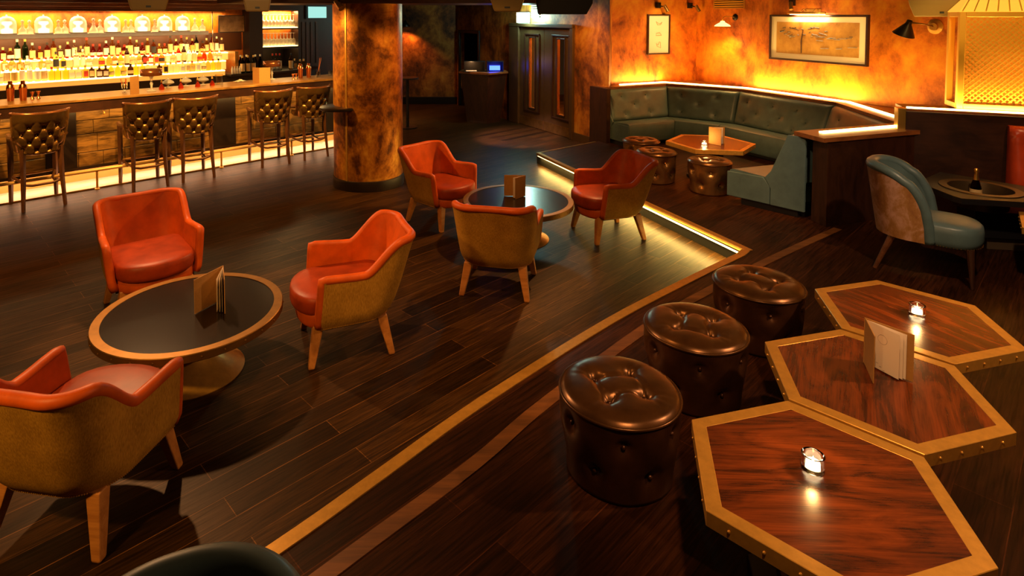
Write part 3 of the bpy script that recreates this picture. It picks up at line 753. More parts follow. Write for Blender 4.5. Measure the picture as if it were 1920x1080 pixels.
m.grid([[(LW, 0.36, LH), (0, 0.36, LH)], [(LW - 0.2, 0.18, LH + 0.28), (0.20, 0.18, LH + 0.28)]], flip=True)
m.grid([[(0, 0.36, LH), (0, 0, LH)], [(0.20, 0.18, LH + 0.28), (0.2, 0.18, LH + 0.28)]], flip=True)
m.build('sloping_roof', emit('lantern roof with painted glow', (1.0, 0.52, 0.05), 0.75), t, solid=0.006)  # brightness of the roof put into its colour as a glow
m = MB()
for k in range(11):
    f = k / 10; m.tube([(0.02 + f * (LW - 0.04), -0.004, LH + 0.004), (0.20 + f * (LW - 0.4), 0.176, LH + 0.284)], 0.006, 6)
m.build('roof_ribs', M['goldpaint'], t)
q = (dvo[0] + 0.9 * cos(DV) - 0.04 * sin(DV) * -1, dvo[1] + 0.9 * sin(DV) - 0.10 * cos(DV))

t = thing('red_bench', 'red tufted leather bench in front of the dark divider', 'bench', (dvo[0] + 0.84 * cos(DV), dvo[1] + 0.84 * sin(DV), 0), DV)
rows = []
for u in range(25):
    col = []
    for v in range(21):
        x = 0.0 + u / 24 * 0.85; z = 0.53 + v / 20 * 0.62; y = -0.19 + 0.08 * v / 20
        e_ = min(u / 24 * 0.85, 0.06) / 0.06; g = min(v, 20 - v, 3) / 3
        h = 0.05 * sqrt(max(0, 1 - (1 - e_) ** 2)) * sqrt(max(0, 1 - (1 - g) ** 2))
        for bx in (0.14, 0.42, 0.70):
            for bz, off in ((0.42, 0), (0.2, 0.14)):
                d = (x - bx - off) ** 2 + (z - 0.53 - bz) ** 2; h -= 0.03 * exp(-d / 0.002)
                dd = min(abs((x - bx - off) - (z - 0.53 - bz) * 0.64), abs((x - bx - off) + (z - 0.53 - bz) * 0.64)); h -= 0.006 * exp(-dd * dd / 0.0002)
        col.append((x, y - h, z))
    rows.append(col)
rows = [[(r[0][0], -0.07, 0.53)] + r + [(r[0][0], -0.07, 1.15)] for r in rows]
m = MB(); m.grid(rows, cv=True); m.f += [tuple(range(22, -1, -1))]; m.m += [0]
bk = m.build('back_cushion', M['red'], t, smooth=50)
for bx in (0.14, 0.42, 0.70):
    m = MB(); m.ball((0, 0, 0), 0.014, 8); m.build('button', M['red'], bk, smooth=True, loc=(bx, -0.155, 0.95))
m = MB(); m.box(0.04, 0.9, -0.52, -0.17, 0.40, 0.53); m.build('seat_cushion', M['red'], t, bevel=0.03, bseg=3)
m = MB(); m.box(0.05, 0.9, -0.48, -0.08, P, 0.40); m.build('base', M['black'], t)

# dark fixed table with sunk champagne bucket
t = thing('bucket_table', 'dark fixed table with a round metal ice bucket sunk in its top', 'table', (4.657, 5.42, 0))
poly = [(4.254, 5.64), (4.232, 5.128), (4.688, 5.024), (5.5, 4.84), (5.45, 5.15), (5.05, 5.60), (4.75, 6.0)]
poly = [(x - 4.657, y - 5.42) for x, y in poly]
def poly_with_hole(poly, r, z0, z1, n=40):
    mm = MB(); outer_ = []
    for k in range(n):
        a = 2 * pi * k / n; best = None
        for p, q in zip(poly, poly[1:] + poly[:1]):
            ex, ey = q[0] - p[0], q[1] - p[1]; den = cos(a) * ey - sin(a) * ex
            if abs(den) < 1e-9: continue
            tt = (p[0] * ey - p[1] * ex) / den; uu = (p[0] * sin(a) - p[1] * cos(a)) / den
            if tt > 0 and -1e-6 <= uu <= 1 + 1e-6: best = tt if best is None else min(best, tt)
        outer_.append((best * cos(a), best * sin(a)))
    inn = [(r * cos(2 * pi * k / n), r * sin(2 * pi * k / n)) for k in range(n)]
    rows = [[(*a, z1) for a in inn], [(*a, z1) for a in outer_], [(*a, z0) for a in outer_], [(*a, z0) for a in inn]]
    mm.grid([list(r) for r in zip(*rows)], cu=True, cv=True)
    return mm
poly_with_hole(poly, 0.235, 0.63, 0.68).build('table_top', M['black'], t)
m = MB(); m.lathe([(0.30, 0.681), (0.298, 0.688), (0.235, 0.688), (0.215, 0.60), (0.20, 0.52), (0.0, 0.52)], 48, caps=False); m.build('ice_bucket', plain('dull bucket metal', (0.13, 0.085, 0.04), 0.4, 0.8), t, smooth=40)
m = MB(); m.prism([(x * 0.55 + 0.12, y * 0.42 + 0.03) for x, y in poly], 0.27, 0.50); m.build('body', M['black'], t)
m = MB(); m.prism([(0.02, -0.07), (0.3, -0.12), (0.9, -0.25), (0.9, 0.1), (0.2, 0.3)], P, 0.275); m.build('plinth', M['grey'], t)

t = thing('champagne_bottle', 'champagne bottle with gold foil neck standing in the sunk ice bucket', 'bottle', (4.60, 5.40, 0.521))
m = MB(); m.lathe([(0.0, 0.0), (0.042, 0.0), (0.044, 0.02), (0.044, 0.15), (0.038, 0.19), (0.021, 0.25), (0.016, 0.27), (0.0, 0.275)], 24); m.build('body', M['b_dark'], t, smooth=40)
m = MB(); m.lathe([(0.0225, 0.245), (0.018, 0.275), (0.0165, 0.31), (0.019, 0.315), (0.019, 0.335), (0.012, 0.346), (0.0, 0.348)], 20, caps=False); m.build('foil', M['gold'], t, smooth=40)
m = MB(); m.lathe([(0.045, 0.10), (0.0452, 0.165)], 20, caps=False); m.build('label', M['l_cream'], t, smooth=40)

# ------------------------------------------------------------------ hexagonal tables
def hexpts(r, rot): return [(r * cos(rot + k * pi / 3), r * sin(rot + k * pi / 3)) for k in range(6)]
def hex_table(side, h, rot):
    t = thing('hexagonal_table', '-', 'table')
    m = MB(); a = hexpts(side, rot); b = hexpts(side - 0.062, rot)
    rows = [[(*p, h - 0.052), (*p, h), (*q, h), (*q, h - 0.01)] for p, q in zip(a, b)]
    m.grid(rows, cu=True, flip=True)
    for k in range(6):
        p, q = a[k], a[(k + 1) % 6]; nx, ny = (p[0] + q[0]) / 2, (p[1] + q[1]) / 2; l = sqrt(nx * nx + ny * ny); nx /= l; ny /= l
        for f in (0.16, 0.39, 0.61, 0.84):
            m.ball((p[0] + (q[0] - p[0]) * f + nx * 0.001, p[1] + (q[1] - p[1]) * f + ny * 0.001, h - 0.027), 0.006, 8)
    m.build('brass_edging', M['brass'], t, bevel=0.0025, bseg=1)
    m = MB(); m.prism(hexpts(side - 0.060, rot), h - 0.05, h - 0.001); m.build('wood_top', M['walnut'], t)
    m = MB(); m.prism(hexpts(side * 0.30, rot), 0.03, h - 0.05); m.build('pedestal', M['darkwood'], t, bevel=0.006)
    m = MB(); m.prism(hexpts(side * 0.52, rot), 0.0, 0.03); m.build('foot', M['blackwood'], t, bevel=0.005)
    return remember(t)
h0 = hex_table(0.470, 0.45, R(15)); h0.location = (1.258, 2.068, P)
h0['label'] = 'hexagonal wood table with brass edge, nearest the camera, tealight on it'; h0['group'] = 'hexagonal tables in a zigzag row'
dup(h0, (1.846, 2.656, P), R(60), 'middle hexagonal wood table of the row, open menu standing on it', 'hexagonal tables in a zigzag row')
dup(h0, (2.437, 3.246, P), R(-60), 'hexagonal wood table of the row beside the teal chair, tealight on it', 'hexagonal tables in a zigzag row')
h1 = hex_table(0.55, 0.45, R(50)); h1.location = (3.17, 7.76, P); h1['label'] = 'hexagonal wood table inside the corner banquette with menu and candle'
h2 = hex_table(0.49, 0.45, R(50)); h2.location = (4.80, 4.55, P); h2['label'] = 'hexagonal wood table cut off by the frame, beside the dark bucket table'

# ------------------------------------------------------------------ round tables
def round_table():
    t = thing('round_table', '-', 'table'); r = 0.553; h = 0.395
    m = MB(); m.lathe([(r - 0.005, h - 0.05), (r, h - 0.045), (r, h - 0.004), (r - 0.004, h), (r - 0.055, h), (r - 0.055, h - 0.012), (r - 0.02, h - 0.05)], 96, caps=False)
    for k in range(28):
        a = 2 * pi * (k + 0.3) / 28; m.ball((r * cos(a), r * sin(a), h - 0.025), 0.006, 8)
    m.build('brass_edging', M['brass_rim'], t, smooth=30)
    m = MB(); m.lathe([(0.0, h - 0.04), (r - 0.053, h - 0.04), (r - 0.053, h - 0.003), (0.0, h - 0.003)], 72); m.build('black_top', M['glossblack'], t, smooth=30)
    m = MB(); m.lathe([(0.0, 0.0), (0.31, 0.0), (0.312, 0.006), (0.27, 0.03), (0.19, 0.075), (0.115, 0.14), (0.07, 0.22), (0.055, 0.29), (0.075, 0.335), (0.12, 0.352), (0.0, 0.352)], 64, caps=False); m.build('trumpet_base', M['brass'], t, smooth=60)
    return remember(t)
r0 = round_table(); r0.location = (-1.716, 3.745, 0); r0['label'] = 'round black table with brass rim, near the camera, between three armchairs'; r0['group'] = 'round brass rimmed tables'
dup(r0, (0.541, 6.02, 0), 0.4, 'round black table reflecting teal light, near the banquette step', 'round brass rimmed tables')

# ------------------------------------------------------------------ leather armchairs
def u_plan(w, f, b, r, n=64, flare=0.0):
    """points of a U open to -y, from the right front end round the back to the left front end"""
    pts = []
    L1 = f + b - r; L2 = pi / 2 * r; L3 = 2 * (w - r); T = 2 * L1 + 2 * L2 + L3
    for k in range(n + 1):
        s = T * k / n
        if s < L1: p = (w, -f + s)
        elif s < L1 + L2: a = (s - L1) / r; p = (w - r + r * cos(a), b - r + r * sin(a))
        elif s < L1 + L2 + L3: p = (w - r - (s - L1 - L2), b)
        elif s < L1 + 2 * L2 + L3: a = pi / 2 + (s - L1 - L2 - L3) / r; p = (-w + r + r * cos(a), b - r + r * sin(a))
        else: p = (-w, b - r - (s - L1 - 2 * L2 - L3))
        pts.append((p[0] * (1 + flare * (b - p[1]) / (b + f)), p[1]))
    return pts
def d_shape(w, f, b, r, n=14):
    """seat outline: round front at -f, square back at b"""
    pts = [(w, b - r)] if r else []
    pts = [(w - 0.03, b), (-w + 0.03, b), (-w, b - 0.05)]
    for k in range(n + 1):
        a = pi * k / n
        pts.append((-w * cos(a), -f + 0.22 - 0.22 * sin(a) ** 0.8))
    return pts + [(w, b - 0.05)]
def pillow(mb, outline, z0, z1, rnd, dome=0.0):
    c = (sum(p[0] for p in outline) / len(outline), sum(p[1] for p in outline) / len(outline)); rows = []
    def ring(sc, z): return [(c[0] + (p[0] - c[0]) * sc, c[1] + (p[1] - c[1]) * sc, z) for p in outline]
    R_ = [(0.0, z0), (1 - rnd * 0.9, z0), (1 - rnd * 0.25, z0 + rnd * 0.15), (1.0, z0 + (z1 - z0) * 0.3), (1.0, z0 + (z1 - z0) * 0.68), (1 - rnd * 0.2, z1 - (z1 - z0) * 0.09), (1 - rnd * 0.7, z1), (0.7, z1 + dome * 0.5), (0.35, z1 + dome * 0.9), (0.0, z1 + dome)]
    mb.grid([ring(s, z) for s, z in R_], cv=True, flip=False)

def armchair():
    t = thing('leather_armchair', '-', 'armchair')
    n = 72; ZB = 0.25
    top = u_plan(0.325, 0.175, 0.445, 0.15, n, 0.12); bot = u_plan(0.290, 0.215, 0.290, 0.20, n, 0.07)
    def zt(k):
        s = abs(k / n - 0.5) * 2           # 1 at the arm fronts, 0 at the middle of the back
        return 0.57 + 0.195 * (1 - smoothstep(0.40, 0.66, s)) + 0.012 * smoothstep(0.7, 1.0, s)
    def surf(k, v, inset, z0):
        (bx, by), (tx, ty) = bot[k], top[k]
        z1 = zt(k)
        z = z0 + (z1 - z0) * v
        f = (z - ZB) / (0.76 - ZB)
        g = f + 0.10 * sin(pi * min(1, max(0, f))) * (1 - f)      # rounded belly
        x, y = bx + (tx - bx) * g, by + (ty - by) * g
        # the foot of the shell is drawn in
        x *= 1 - 0.07 * (1 - min(1, f / 0.14)) ** 2; y = y * (1 - 0.07 * (1 - min(1, f / 0.14)) ** 2)
        a = Vector((x, y)); c = Vector((0, 0.0 if y < 0.12 else (y - 0.12) * 0.6)); d = (c - a)
        if y < 0.10: d = Vector((-x, 0))
        if d.length > 1e-6: d.normalize()
        a += d * inset
        return (a.x, a.y, z)
    m = MB(); m.grid([[surf(k, v / 12, 0.0, ZB) for v in range(13)] for k in range(n + 1)], flip=False)
    m.build('outer_shell', M['olive'], t, smooth=True)
    m = MB(); m.grid([[surf(k, v / 10, 0.056, 0.34) for v in range(11)] for k in range(n + 1)], flip=True)
    m.build('inner_lining', M['orange'], t, smooth=True)
    # padded rim along the top and down the arm fronts
    path = []
    for v in range(0, 8): path.append(surf(0, v / 8, 0.026, ZB + 0.02))
    for k in range(n + 1):
        p = surf(k, 1.0, 0.026, ZB); path.append((p[0], p[1], p[2] - 0.004))
    for v in range(7, -1, -1): path.append(surf(n, v / 8, 0.026, ZB + 0.02))
    m = MB(); m.tube(path, 0.029, 10); m.build('padded_rim', M['orange'], t, smooth=True)
    m = MB(); pillow(m, d_shape(0.278, 0.330, 0.06, 0), 0.238, 0.335, 0.08); m.build('front_rail', M['orange'], t, smooth=True)
    m = MB(); pillow(m, d_shape(0.272, 0.365, 0.27, 0), 0.325, 0.445, 0.10, 0.015); m.build('seat_cushion', M['orange_seat'], t, smooth=True)
    m = MB(); path = [surf(k, 0.012, -0.001, ZB) for k in range(n + 1)]
    for a, b in zip(path, path[1:]):
        for f in (0.25, 0.75): m.ball(lerp(a, b, f), 0.0042, 6)
    m.build('nail_studs', M['brass'], t)
    m = MB(); m.prism([(p[0] * 0.86, p[1] * 0.86) for p in bot], 0.235, 0.262); m.build('bottom_cloth', M['black'], t)
    for sx in (-1, 1):
        for sy, tx, ty, fx, fy in ((-1, 0.215, -0.205, 0.262, -0.255), (1, 0.215, 0.205, 0.262, 0.265)):
            m = MB(); rows = []
            for z, f, hw in ((0.0, 1.0, 0.019), (0.012, 0.985, 0.021), (0.26, 0.0, 0.034)):
                cx, cy = sx * (tx + (fx - tx) * f), ty + (fy - ty) * f
                rows.append([(cx - hw, cy - hw, z), (cx + hw, cy - hw, z), (cx + hw, cy + hw, z), (cx - hw, cy + hw, z)])
            m.grid(rows, cv=True); m.f += [(3, 2, 1, 0), (8, 9, 10, 11)]; m.m += [0, 0]
            m.build('leg', M['legwood'], t, bevel=0.006)
    return remember(t)
ch = armchair()
CH = [((-2.42, 4.61), -51, 'orange leather armchair facing the camera behind the near round table'),
      ((-0.82, 4.10), 200, 'orange leather armchair seen from the side, between the two round tables'),
      ((-1.725, 2.715), 81, 'orange armchair with gold cloth back turned to the camera, cut by the frame'),
      ((-0.24, 6.55), -43, 'orange leather armchair beside the copper column at the far round table'),
      ((0.296, 4.985), 77.5, 'orange armchair seen from behind at the far round table'),
      ((1.472, 6.165), 195.8, 'orange leather armchair in front of the lit banquette step')]
for i, (xy, phi, lab) in enumerate(CH):
    if i == 0: ch.location = (*xy, 0); ch.rotation_euler = (0, 0, R(phi + 90)); ch['label'] = lab; ch['group'] = 'orange leather armchairs'
    else: dup(ch, (*xy, 0), R(phi + 90), lab, 'orange leather armchairs')

# ------------------------------------------------------------------ teal occasional chairs
def teal_chair():
    t = thing('teal_chair', '-', 'chair'); n = 64; ZB = 0.29
    pl = u_plan(0.275, 0.035, 0.36, 0.265, n)
    def zt(k):
        g = min(1, max(0, (pl[k][1] + 0.035) / 0.395))
        return 0.43 + 0.42 * sqrt(max(0, 1 - (1 - g) ** 2.3)) - 0.015
    def surf(k, v, inset):
        x, y = pl[k]; z = ZB + (zt(k) - ZB) * v; f = (z - ZB) / 0.56
        sc = 0.985 + 0.04 * f; x, y = x * sc, y * sc + 0.05 * f * (1 if y > 0.1 else 0.6) - 0.02 * (1 - f)
        d = Vector((-x, -(y - 0.08))); 
        if d.length > 1e-6: d.normalize()
        return (x + d.x * inset, y + d.y * inset, z)
    m = MB(); m.grid([[surf(k, v / 12, 0) for v in range(13)] for k in range(n + 1)]); m.build('outer_back', M['floral'], t, smooth=True)
    m = MB(); m.grid([[surf(k, v / 12, 0.075) for v in range(13)] for k in range(n + 1)], flip=True); m.build('inner_back', M['teal'], t, smooth=True)
    path = [surf(k, 1.0, 0.036) for k in range(n + 1)]
    path = [surf(0, v / 5, 0.036) for v in range(5)] + path + [surf(n, v / 5, 0.036) for v in range(4, -1, -1)]
    m = MB(); m.tube(path, 0.042, 10); m.build('rolled_edge', M['teal'], t, smooth=True)
    out = [(-0.245 * cos(a), -0.37 + 0.22 - 0.22 * sin(a) ** 0.8) for a in [pi * k / 14 for k in range(15)]] + [(0.235 * cos(a), 0.08 + 0.235 * sin(a)) for a in [pi * k / 14 for k in range(15)]]
    m = MB(); pillow(m, out, 0.275, 0.445, 0.10, 0.03); m.build('seat_cushion', M['teal'], t, smooth=True)
    m = MB()
    for a, b in zip(out, out[1:] + out[:1]):
        l = sqrt((a[0] - b[0]) ** 2 + (a[1] - b[1]) ** 2); q = max(1, int(l / 0.018))
        for i in range(q):
            p = lerp(a, b, i / q); m.ball((p[0] * 0.985, p[1] * 0.985, 0.288), 0.004, 6)
    m.build('nail_studs', M['brass_dull'], t)
    for sx in (-1, 1):
        for ty, fy, rb, mt in ((-0.29, -0.31, 0.011, 'darkwood'), (0.20, 0.31, 0.016, 'chairleg')):
            m = MB(); m.tube([(sx * 0.20, ty, 0.29), (sx * 0.215, (ty + fy) / 2, 0.15), (sx * 0.235, fy, 0.0)], [0.028, 0.021, rb], 10); m.build('leg', M[mt], t, smooth=30)
    return remember(t)
tc_ = teal_chair(); tc_.location = (3.79, 4.92, P); tc_.rotation_euler = (0, 0, R(-41 + 90))
tc_['label'] = 'teal leather chair with mottled cloth back, beside the far hexagonal table'; tc_['group'] = 'teal leather chairs'
dup(tc_, (-0.50, 0.965, P), R(-68 + 90), 'top of a teal leather chair cut off by the bottom of the frame', 'teal leather chairs')

# ------------------------------------------------------------------ ottomans
def ottoman(side, topm, r=0.27):
    t = thing('tufted_ottoman', '-', 'ottoman'); h = 0.385
    B_ = [(k * pi / 3 + (pi / 6 if j else 0), z) for j, z in enumerate((0.265, 0.115)) for k in range(6)]
    rows = []; n = 112
    for v in range(29):
        z = 0.004 + (h - 0.03) * v / 28; row = []
        for k in range(n):
            a = 2 * pi * k / n; rr = r * (0.90 + 0.10 * smoothstep(0, 0.75, z / h)) + 0.008 * sin(pi * z / h)
            dip = 0
            for ba, bz in B_:
                da = (a - ba + pi) % (2 * pi) - pi; x = da * r; q = x * x + (z - bz) ** 2
                if q < 0.05:
                    dip += 0.026 * exp(-q / 0.0012) + 0.016 * exp(-q / 0.008)
                    dip += 0.006 * exp(-((z - bz - 0.22 * abs(x)) ** 2) / 0.00006) * exp(-q / 0.004)
            rr -= dip
            row.append((rr * cos(a), rr * sin(a), z))
        rows.append(row)
    m = MB(); m.grid(rows, cv=True); m.f.append(tuple(range(n - 1, -1, -1))); m.m.append(0)
    m.build('side', M[side], t, smooth=True)
    TB = [(0.118 * cos(a), 0.118 * sin(a)) for a in (0.6, 0.6 + pi / 2, 0.6 + pi, 0.6 + 1.5 * pi)]
    rows = []
    for j in range(25):
        f = j / 24; rr = r * 1.0 * f; row = []
        for k in range(n):
            a = 2 * pi * k / n; x, y = rr * cos(a), rr * sin(a)
            z = h - 0.026 + 0.048 * sqrt(max(0, 1 - f ** 3.0))
            for i, (bx, by) in enumerate(TB):
                q = (x - bx) ** 2 + (y - by) ** 2
                z -= 0.026 * exp(-q / 0.0009) + 0.014 * exp(-q / 0.006)
                # folds from button to button and out to the piping
                cx, cy = TB[(i + 1) % 4]; ex, ey = cx - bx, cy - by; l2 = ex * ex + ey * ey
                u = max(0, min(1, ((x - bx) * ex + (y - by) * ey) / l2)); bow = 0.022 * sin(pi * u) * (1 if i % 2 else -1)
                dd = (x - bx - u * ex - bow * ey / sqrt(l2)) ** 2 + (y - by - u * ey + bow * ex / sqrt(l2)) ** 2
                z -= 0.013 * exp(-dd / 0.00012)
                for w in (-0.5, 0.0, 0.45):
                    oa = atan2(by, bx) + w; ox, oy = cos(oa), sin(oa); u2 = (x - bx) * ox + (y - by) * oy
                    if u2 > 0:
                        d2 = ((x - bx) - u2 * ox) ** 2 + ((y - by) - u2 * oy) ** 2; z -= 0.010 * exp(-d2 / 0.00007) * exp(-u2 / 0.05)
            z += 0.0018 * sin(a * 56) * smoothstep(0.78, 0.97, f) * (1 - smoothstep(0.97, 1.0, f))
            row.append((x, y, z))
        rows.append(row)
    m = MB(); m.grid(rows, cv=True); m.build('top_cushion', M[topm], t, smooth=True)
    m = MB(); m.tube([(r * 1.002 * cos(2 * pi * k / 72), r * 1.002 * sin(2 * pi * k / 72), h - 0.028) for k in range(72)], 0.0075, 8, closed=True); m.build('piping', M[topm], t, smooth=True)
    for bx, by in TB:
        m = MB(); m.ball((0, 0, 0), 0.0115, 10, (1, 1, 0.7)); m.build('button', M[side], t, smooth=True, loc=(bx, by, h - 0.022))
    for ba, bz in B_:
        m = MB(); m.ball((0, 0, 0), 0.0105, 10); rr = r * (0.90 + 0.10 * smoothstep(0, 0.75, bz / h)) - 0.022; m.build('button', M[side], t, smooth=True, loc=(rr * cos(ba), rr * sin(ba), bz))
    return remember(t)
o0 = ottoman('bronze', 'bronze_top'); o0.location = (0.718, 2.735, P); o0.rotation_euler = (0, 0, R(20))
o0['label'] = 'round bronze leather ottoman nearest the camera, beside the front hexagonal table'; o0['group'] = 'dark bronze ottomans along the step'
dup(o0, (1.283, 3.30, P), R(75), 'middle bronze leather ottoman of the three along the step', 'dark bronze ottomans along the step')
dup(o0, (1.90, 3.85, P), R(140), 'bronze leather ottoman farthest along the row, near the step corner', 'dark bronze ottomans along the step')
o1 = ottoman('gilt', 'bronze_top', 0.245); o1.location = (2.43, 8.27, P); o1.rotation_euler = (0, 0, R(40))
o1['label'] = 'gilt leather ottoman farthest back, against the banquette seat'; o1['group'] = 'gilt ottomans at the banquette table'
dup(o1, (2.43, 7.60, P), R(100), 'gilt leather ottoman half hidden behind an orange armchair', 'gilt ottomans at the banquette table')
dup(o1, (2.91, 7.13, P), R(12), 'gilt leather ottoman in front of the banquette table', 'gilt ottomans at the banquette table')

# ------------------------------------------------------------------ bar stools
def bar_stool():
    t = thing('bar_stool', '-', 'bar stool')
    HW, Z0, Z1 = 0.29, 0.63, 1.115
    def back(u, v, off):
        x = (u - 0.5) * 2 * HW * (1.0 - 0.16 * (1 - v) ** 2.0); e_ = (u - 0.5) * 2
        y = 0.235 + 0.105 * v - 0.10 * e_ * e_ - 0.05 * abs(e_) ** 6
        z = Z0 + (Z1 - Z0) * v + 0.012 * e_ * e_ * v - 0.0 + 0.05 * abs(e_) ** 4 * (1 - v)
        return Vector((x, y + off, z))
    BT = [(u, v) for j, v in enumerate((0.13, 0.31, 0.49, 0.67)) for u in ((0.14, 0.38, 0.62, 0.86) if j % 2 == 0 else (0.26, 0.50, 0.74))]
    rows = []; nu, nv = 72, 52
    for i in range(nu + 1):
        col = []
        for j in range(nv + 1):
            u, v = i / nu, j / nv
            e_ = min(u, 1 - u, 0.06) / 0.06; g = min(v, 0.06) / 0.06
            h = 0.03 * sqrt(max(0, 1 - (1 - e_) ** 2)) * sqrt(max(0, 1 - (1 - g) ** 2))
            fade = 1 - smoothstep(0.72, 0.84, v)
            for bu, bv in BT:
                dx, dz = (u - bu) * 0.56, (v - bv) * 0.48; q = dx * dx + dz * dz
                if q < 0.03: h -= 0.020 * exp(-q / 0.0006) + 0.016 * exp(-q / 0.0022)
            a_ = (u - 0.14) / 0.24; b_ = (v - 0.13) / 0.36
            for s_ in (a_ + b_, a_ - b_):
                w = abs(s_ - round(s_)); h -= 0.010 * fade * exp(-(w * w) / 0.008)
            p = back(u, v, h + 0.02); col.append(tuple(p))
        col = [tuple(back(i / nu, 0, -0.02))] + col + [tuple(back(i / nu, 1, -0.02))]
        rows.append(col)
    m = MB(); m.grid(rows, cv=True, flip=True); n_ = nv + 3
    m.f += [tuple(range(n_)), tuple(nu * n_ + k for k in range(n_ - 1, -1, -1))]; m.m += [0, 0]
    bk = m.build('tufted_back', M['stool'], t, smooth=50)
    for bu, bv in BT:
        p = back(bu, bv, 0.016); m = MB(); m.ball((0, 0, 0), 0.010, 8); m.build('button', M['stool'], bk, smooth=True, loc=tuple(p))
    m = MB(); m.tube([tuple(back(u / 24, 1.0, 0.012)) for u in range(25)], 0.02, 10); m.build('top_rail', M['coppermetal_dark'], t, smooth=True)
    m = MB(); pillow(m, [(0.23 * cos(2 * pi * k / 28) * (1.0), 0.24 * sin(2 * pi * k / 28) - 0.03) for k in range(28)], 0.66, 0.76, 0.12, 0.02); m.build('seat', M['stool'], t, smooth=True)
    for sx in (-1, 1):
        m = MB(); m.tube([(sx * 0.225, -0.22, 0.80), (sx * 0.225, -0.22, 0.4), (sx * 0.23, -0.235, 0.0)], [0.034, 0.030, 0.022], 4); m.build('leg', M['stoolwood'], t)
        m = MB(); m.tube([(sx * 0.185, 0.20, 0.70), (sx * 0.19, 0.225, 0.35), (sx * 0.205, 0.26, 0.0)], [0.032, 0.027, 0.020], 4); m.build('leg', M['stoolwood'], t)
        m = MB(); m.tube([(sx * 0.235, -0.25, 0.815), (sx * 0.26, -0.05, 0.81), (sx * 0.26, 0.13, 0.83)], 0.028, 6); m.build('arm', M['stoolwood'], t)
        m = MB(); m.tube([(sx * 0.225, -0.225, 0.33), (sx * 0.16, -0.08, 0.275), (sx * 0.15, 0.08, 0.265), (sx * 0.195, 0.225, 0.30)], 0.015, 8); m.build('stretcher', M['stoolwood'], t, smooth=True)
    m = MB(); m.tube([(-0.19, 0.225, 0.30), (-0.1, 0.19, 0.27), (0.1, 0.19, 0.27), (0.19, 0.225, 0.30)], 0.015, 8); m.build('stretcher', M['stoolwood'], t, smooth=True)
    m = MB(); m.tube([(-0.225, -0.225, 0.33), (0.225, -0.225, 0.33)], 0.015, 8); m.build('foot_bar', M['brass_dull'], t, smooth=True)
    return remember(t)
M['coppermetal_dark'] = plain('polished copper brown piping', (0.30, 0.11, 0.04), 0.25, 0.7)
M['stoolwood'] = veneer('stool wood', (0.05, 0.018, 0.006), (0.12, 0.045, 0.014), (6, 6, 2), 0.35)
st = bar_stool()
ST = [(0.60, 'tufted bar stool at the frame edge, only a sliver showing'), (1.25, 'tufted bar stool standing alone behind the orange armchair facing the camera'),
      (2.41, 'tufted bar stool of the middle pair, farther from the column'), (3.02, 'tufted bar stool of the middle pair, nearer the column'),
      (4.16, 'tufted bar stool of the pair by the column, fully visible'), (4.80, 'tufted bar stool half hidden behind the round ledge of the column')]
for i, (s, lab) in enumerate(ST):
    xy = B2(s, 8.67); rz_ = BAR + pi + (0.0, 0.06, 0.0, -0.02, -0.10, 0.02)[i]
    if i == 0: st.location = (*xy, 0); st.rotation_euler = (0, 0, rz_); st['label'] = lab; st['group'] = 'tufted bar stools along the counter'
    else: dup(st, (*xy, 0), rz_, lab, 'tufted bar stools along the counter')

# ------------------------------------------------------------------ bottles on the lit steps
SHAPES = {
 'round': [(0, 0), (.034, 0), (.036, .01), (.036, .15), (.03, .175), (.013, .20), (.012, .245), (0, .245)],
 'slim': [(0, 0), (.029, 0), (.031, .01), (.031, .17), (.024, .205), (.012, .225), (.012, .27), (0, .27)],
 'squat': [(0, 0), (.04, 0), (.043, .012), (.043, .095), (.036, .125), (.015, .145), (.014, .175), (0, .175)],
 'flask': [(0, 0), (.036, 0), (.042, .05), (.040, .09), (.026, .135), (.012, .16), (.012, .20), (0, .20)],
 'tall': [(0, 0), (.035, 0), (.037, .01), (.037, .18), (.032, .205), (.014, .235), (.013, .30), (0, .30)],
}
SQUARE = {'box': (.036, .03, .135, .19), 'case': (.041, .034, .12, .175)}
PROTO = {}
def bottle(shape, gl, lab, cap):
    key = (shape, gl, lab, cap)
    if key in PROTO: return PROTO[key], False
    t = thing('bottle', '-', 'bottle')
    if shape in SHAPES:
        pr = SHAPES[shape]; m = MB(); m.lathe(pr, 14, caps=False); m.build('glass_body', M['b_' + gl], t, smooth=50)
        top = pr[-1][1]; nr = pr[-2][0]; br = max(r for r, z in pr)
        zs = [z for r, z in pr if r > br * 0.97]
        z0, z1 = min(zs) + 0.02, max(zs) - 0.012
        if z1 - z0 < 0.02: z0, z1 = 0.03, 0.075
        if lab: m = MB(); m.lathe([(br + .0015, z0), (br + .0015, z1)], 14, caps=False); m.build('label', M['l_' + lab], t, smooth=50)
    else:
        hw, hd, sh, top = SQUARE[shape]; m = MB(); m.box(-hw, hw, -hd, hd, 0, sh); m.build('glass_body', M['b_' + gl], t, bevel=0.008)
        m = MB(); m.lathe([(.02, sh - .001), (.012, sh + .02), (.012, top)], 12); m.build('neck', M['b_' + gl], t, smooth=50); nr = .012
        if lab: m = MB(); m.box(-hw * .8, hw * .8, -hd - .003, -hd - .001, .025, sh - .025); m.build('label', M['l_' + lab], t)
    m = MB(); m.lathe([(nr + .003, top - .03), (nr + .003, top + .006), (0, top + .006)], 12, caps=False); m.build('cap', M['l_' + cap], t, smooth=50)
    remember(t); PROTO[key] = t
    return t, True
GLW = dict(clear='clear glass', amber='amber glass', green='green glass', yellow='yellow liquid', red='red liquid', gold='golden liquid', dark='dark glass')
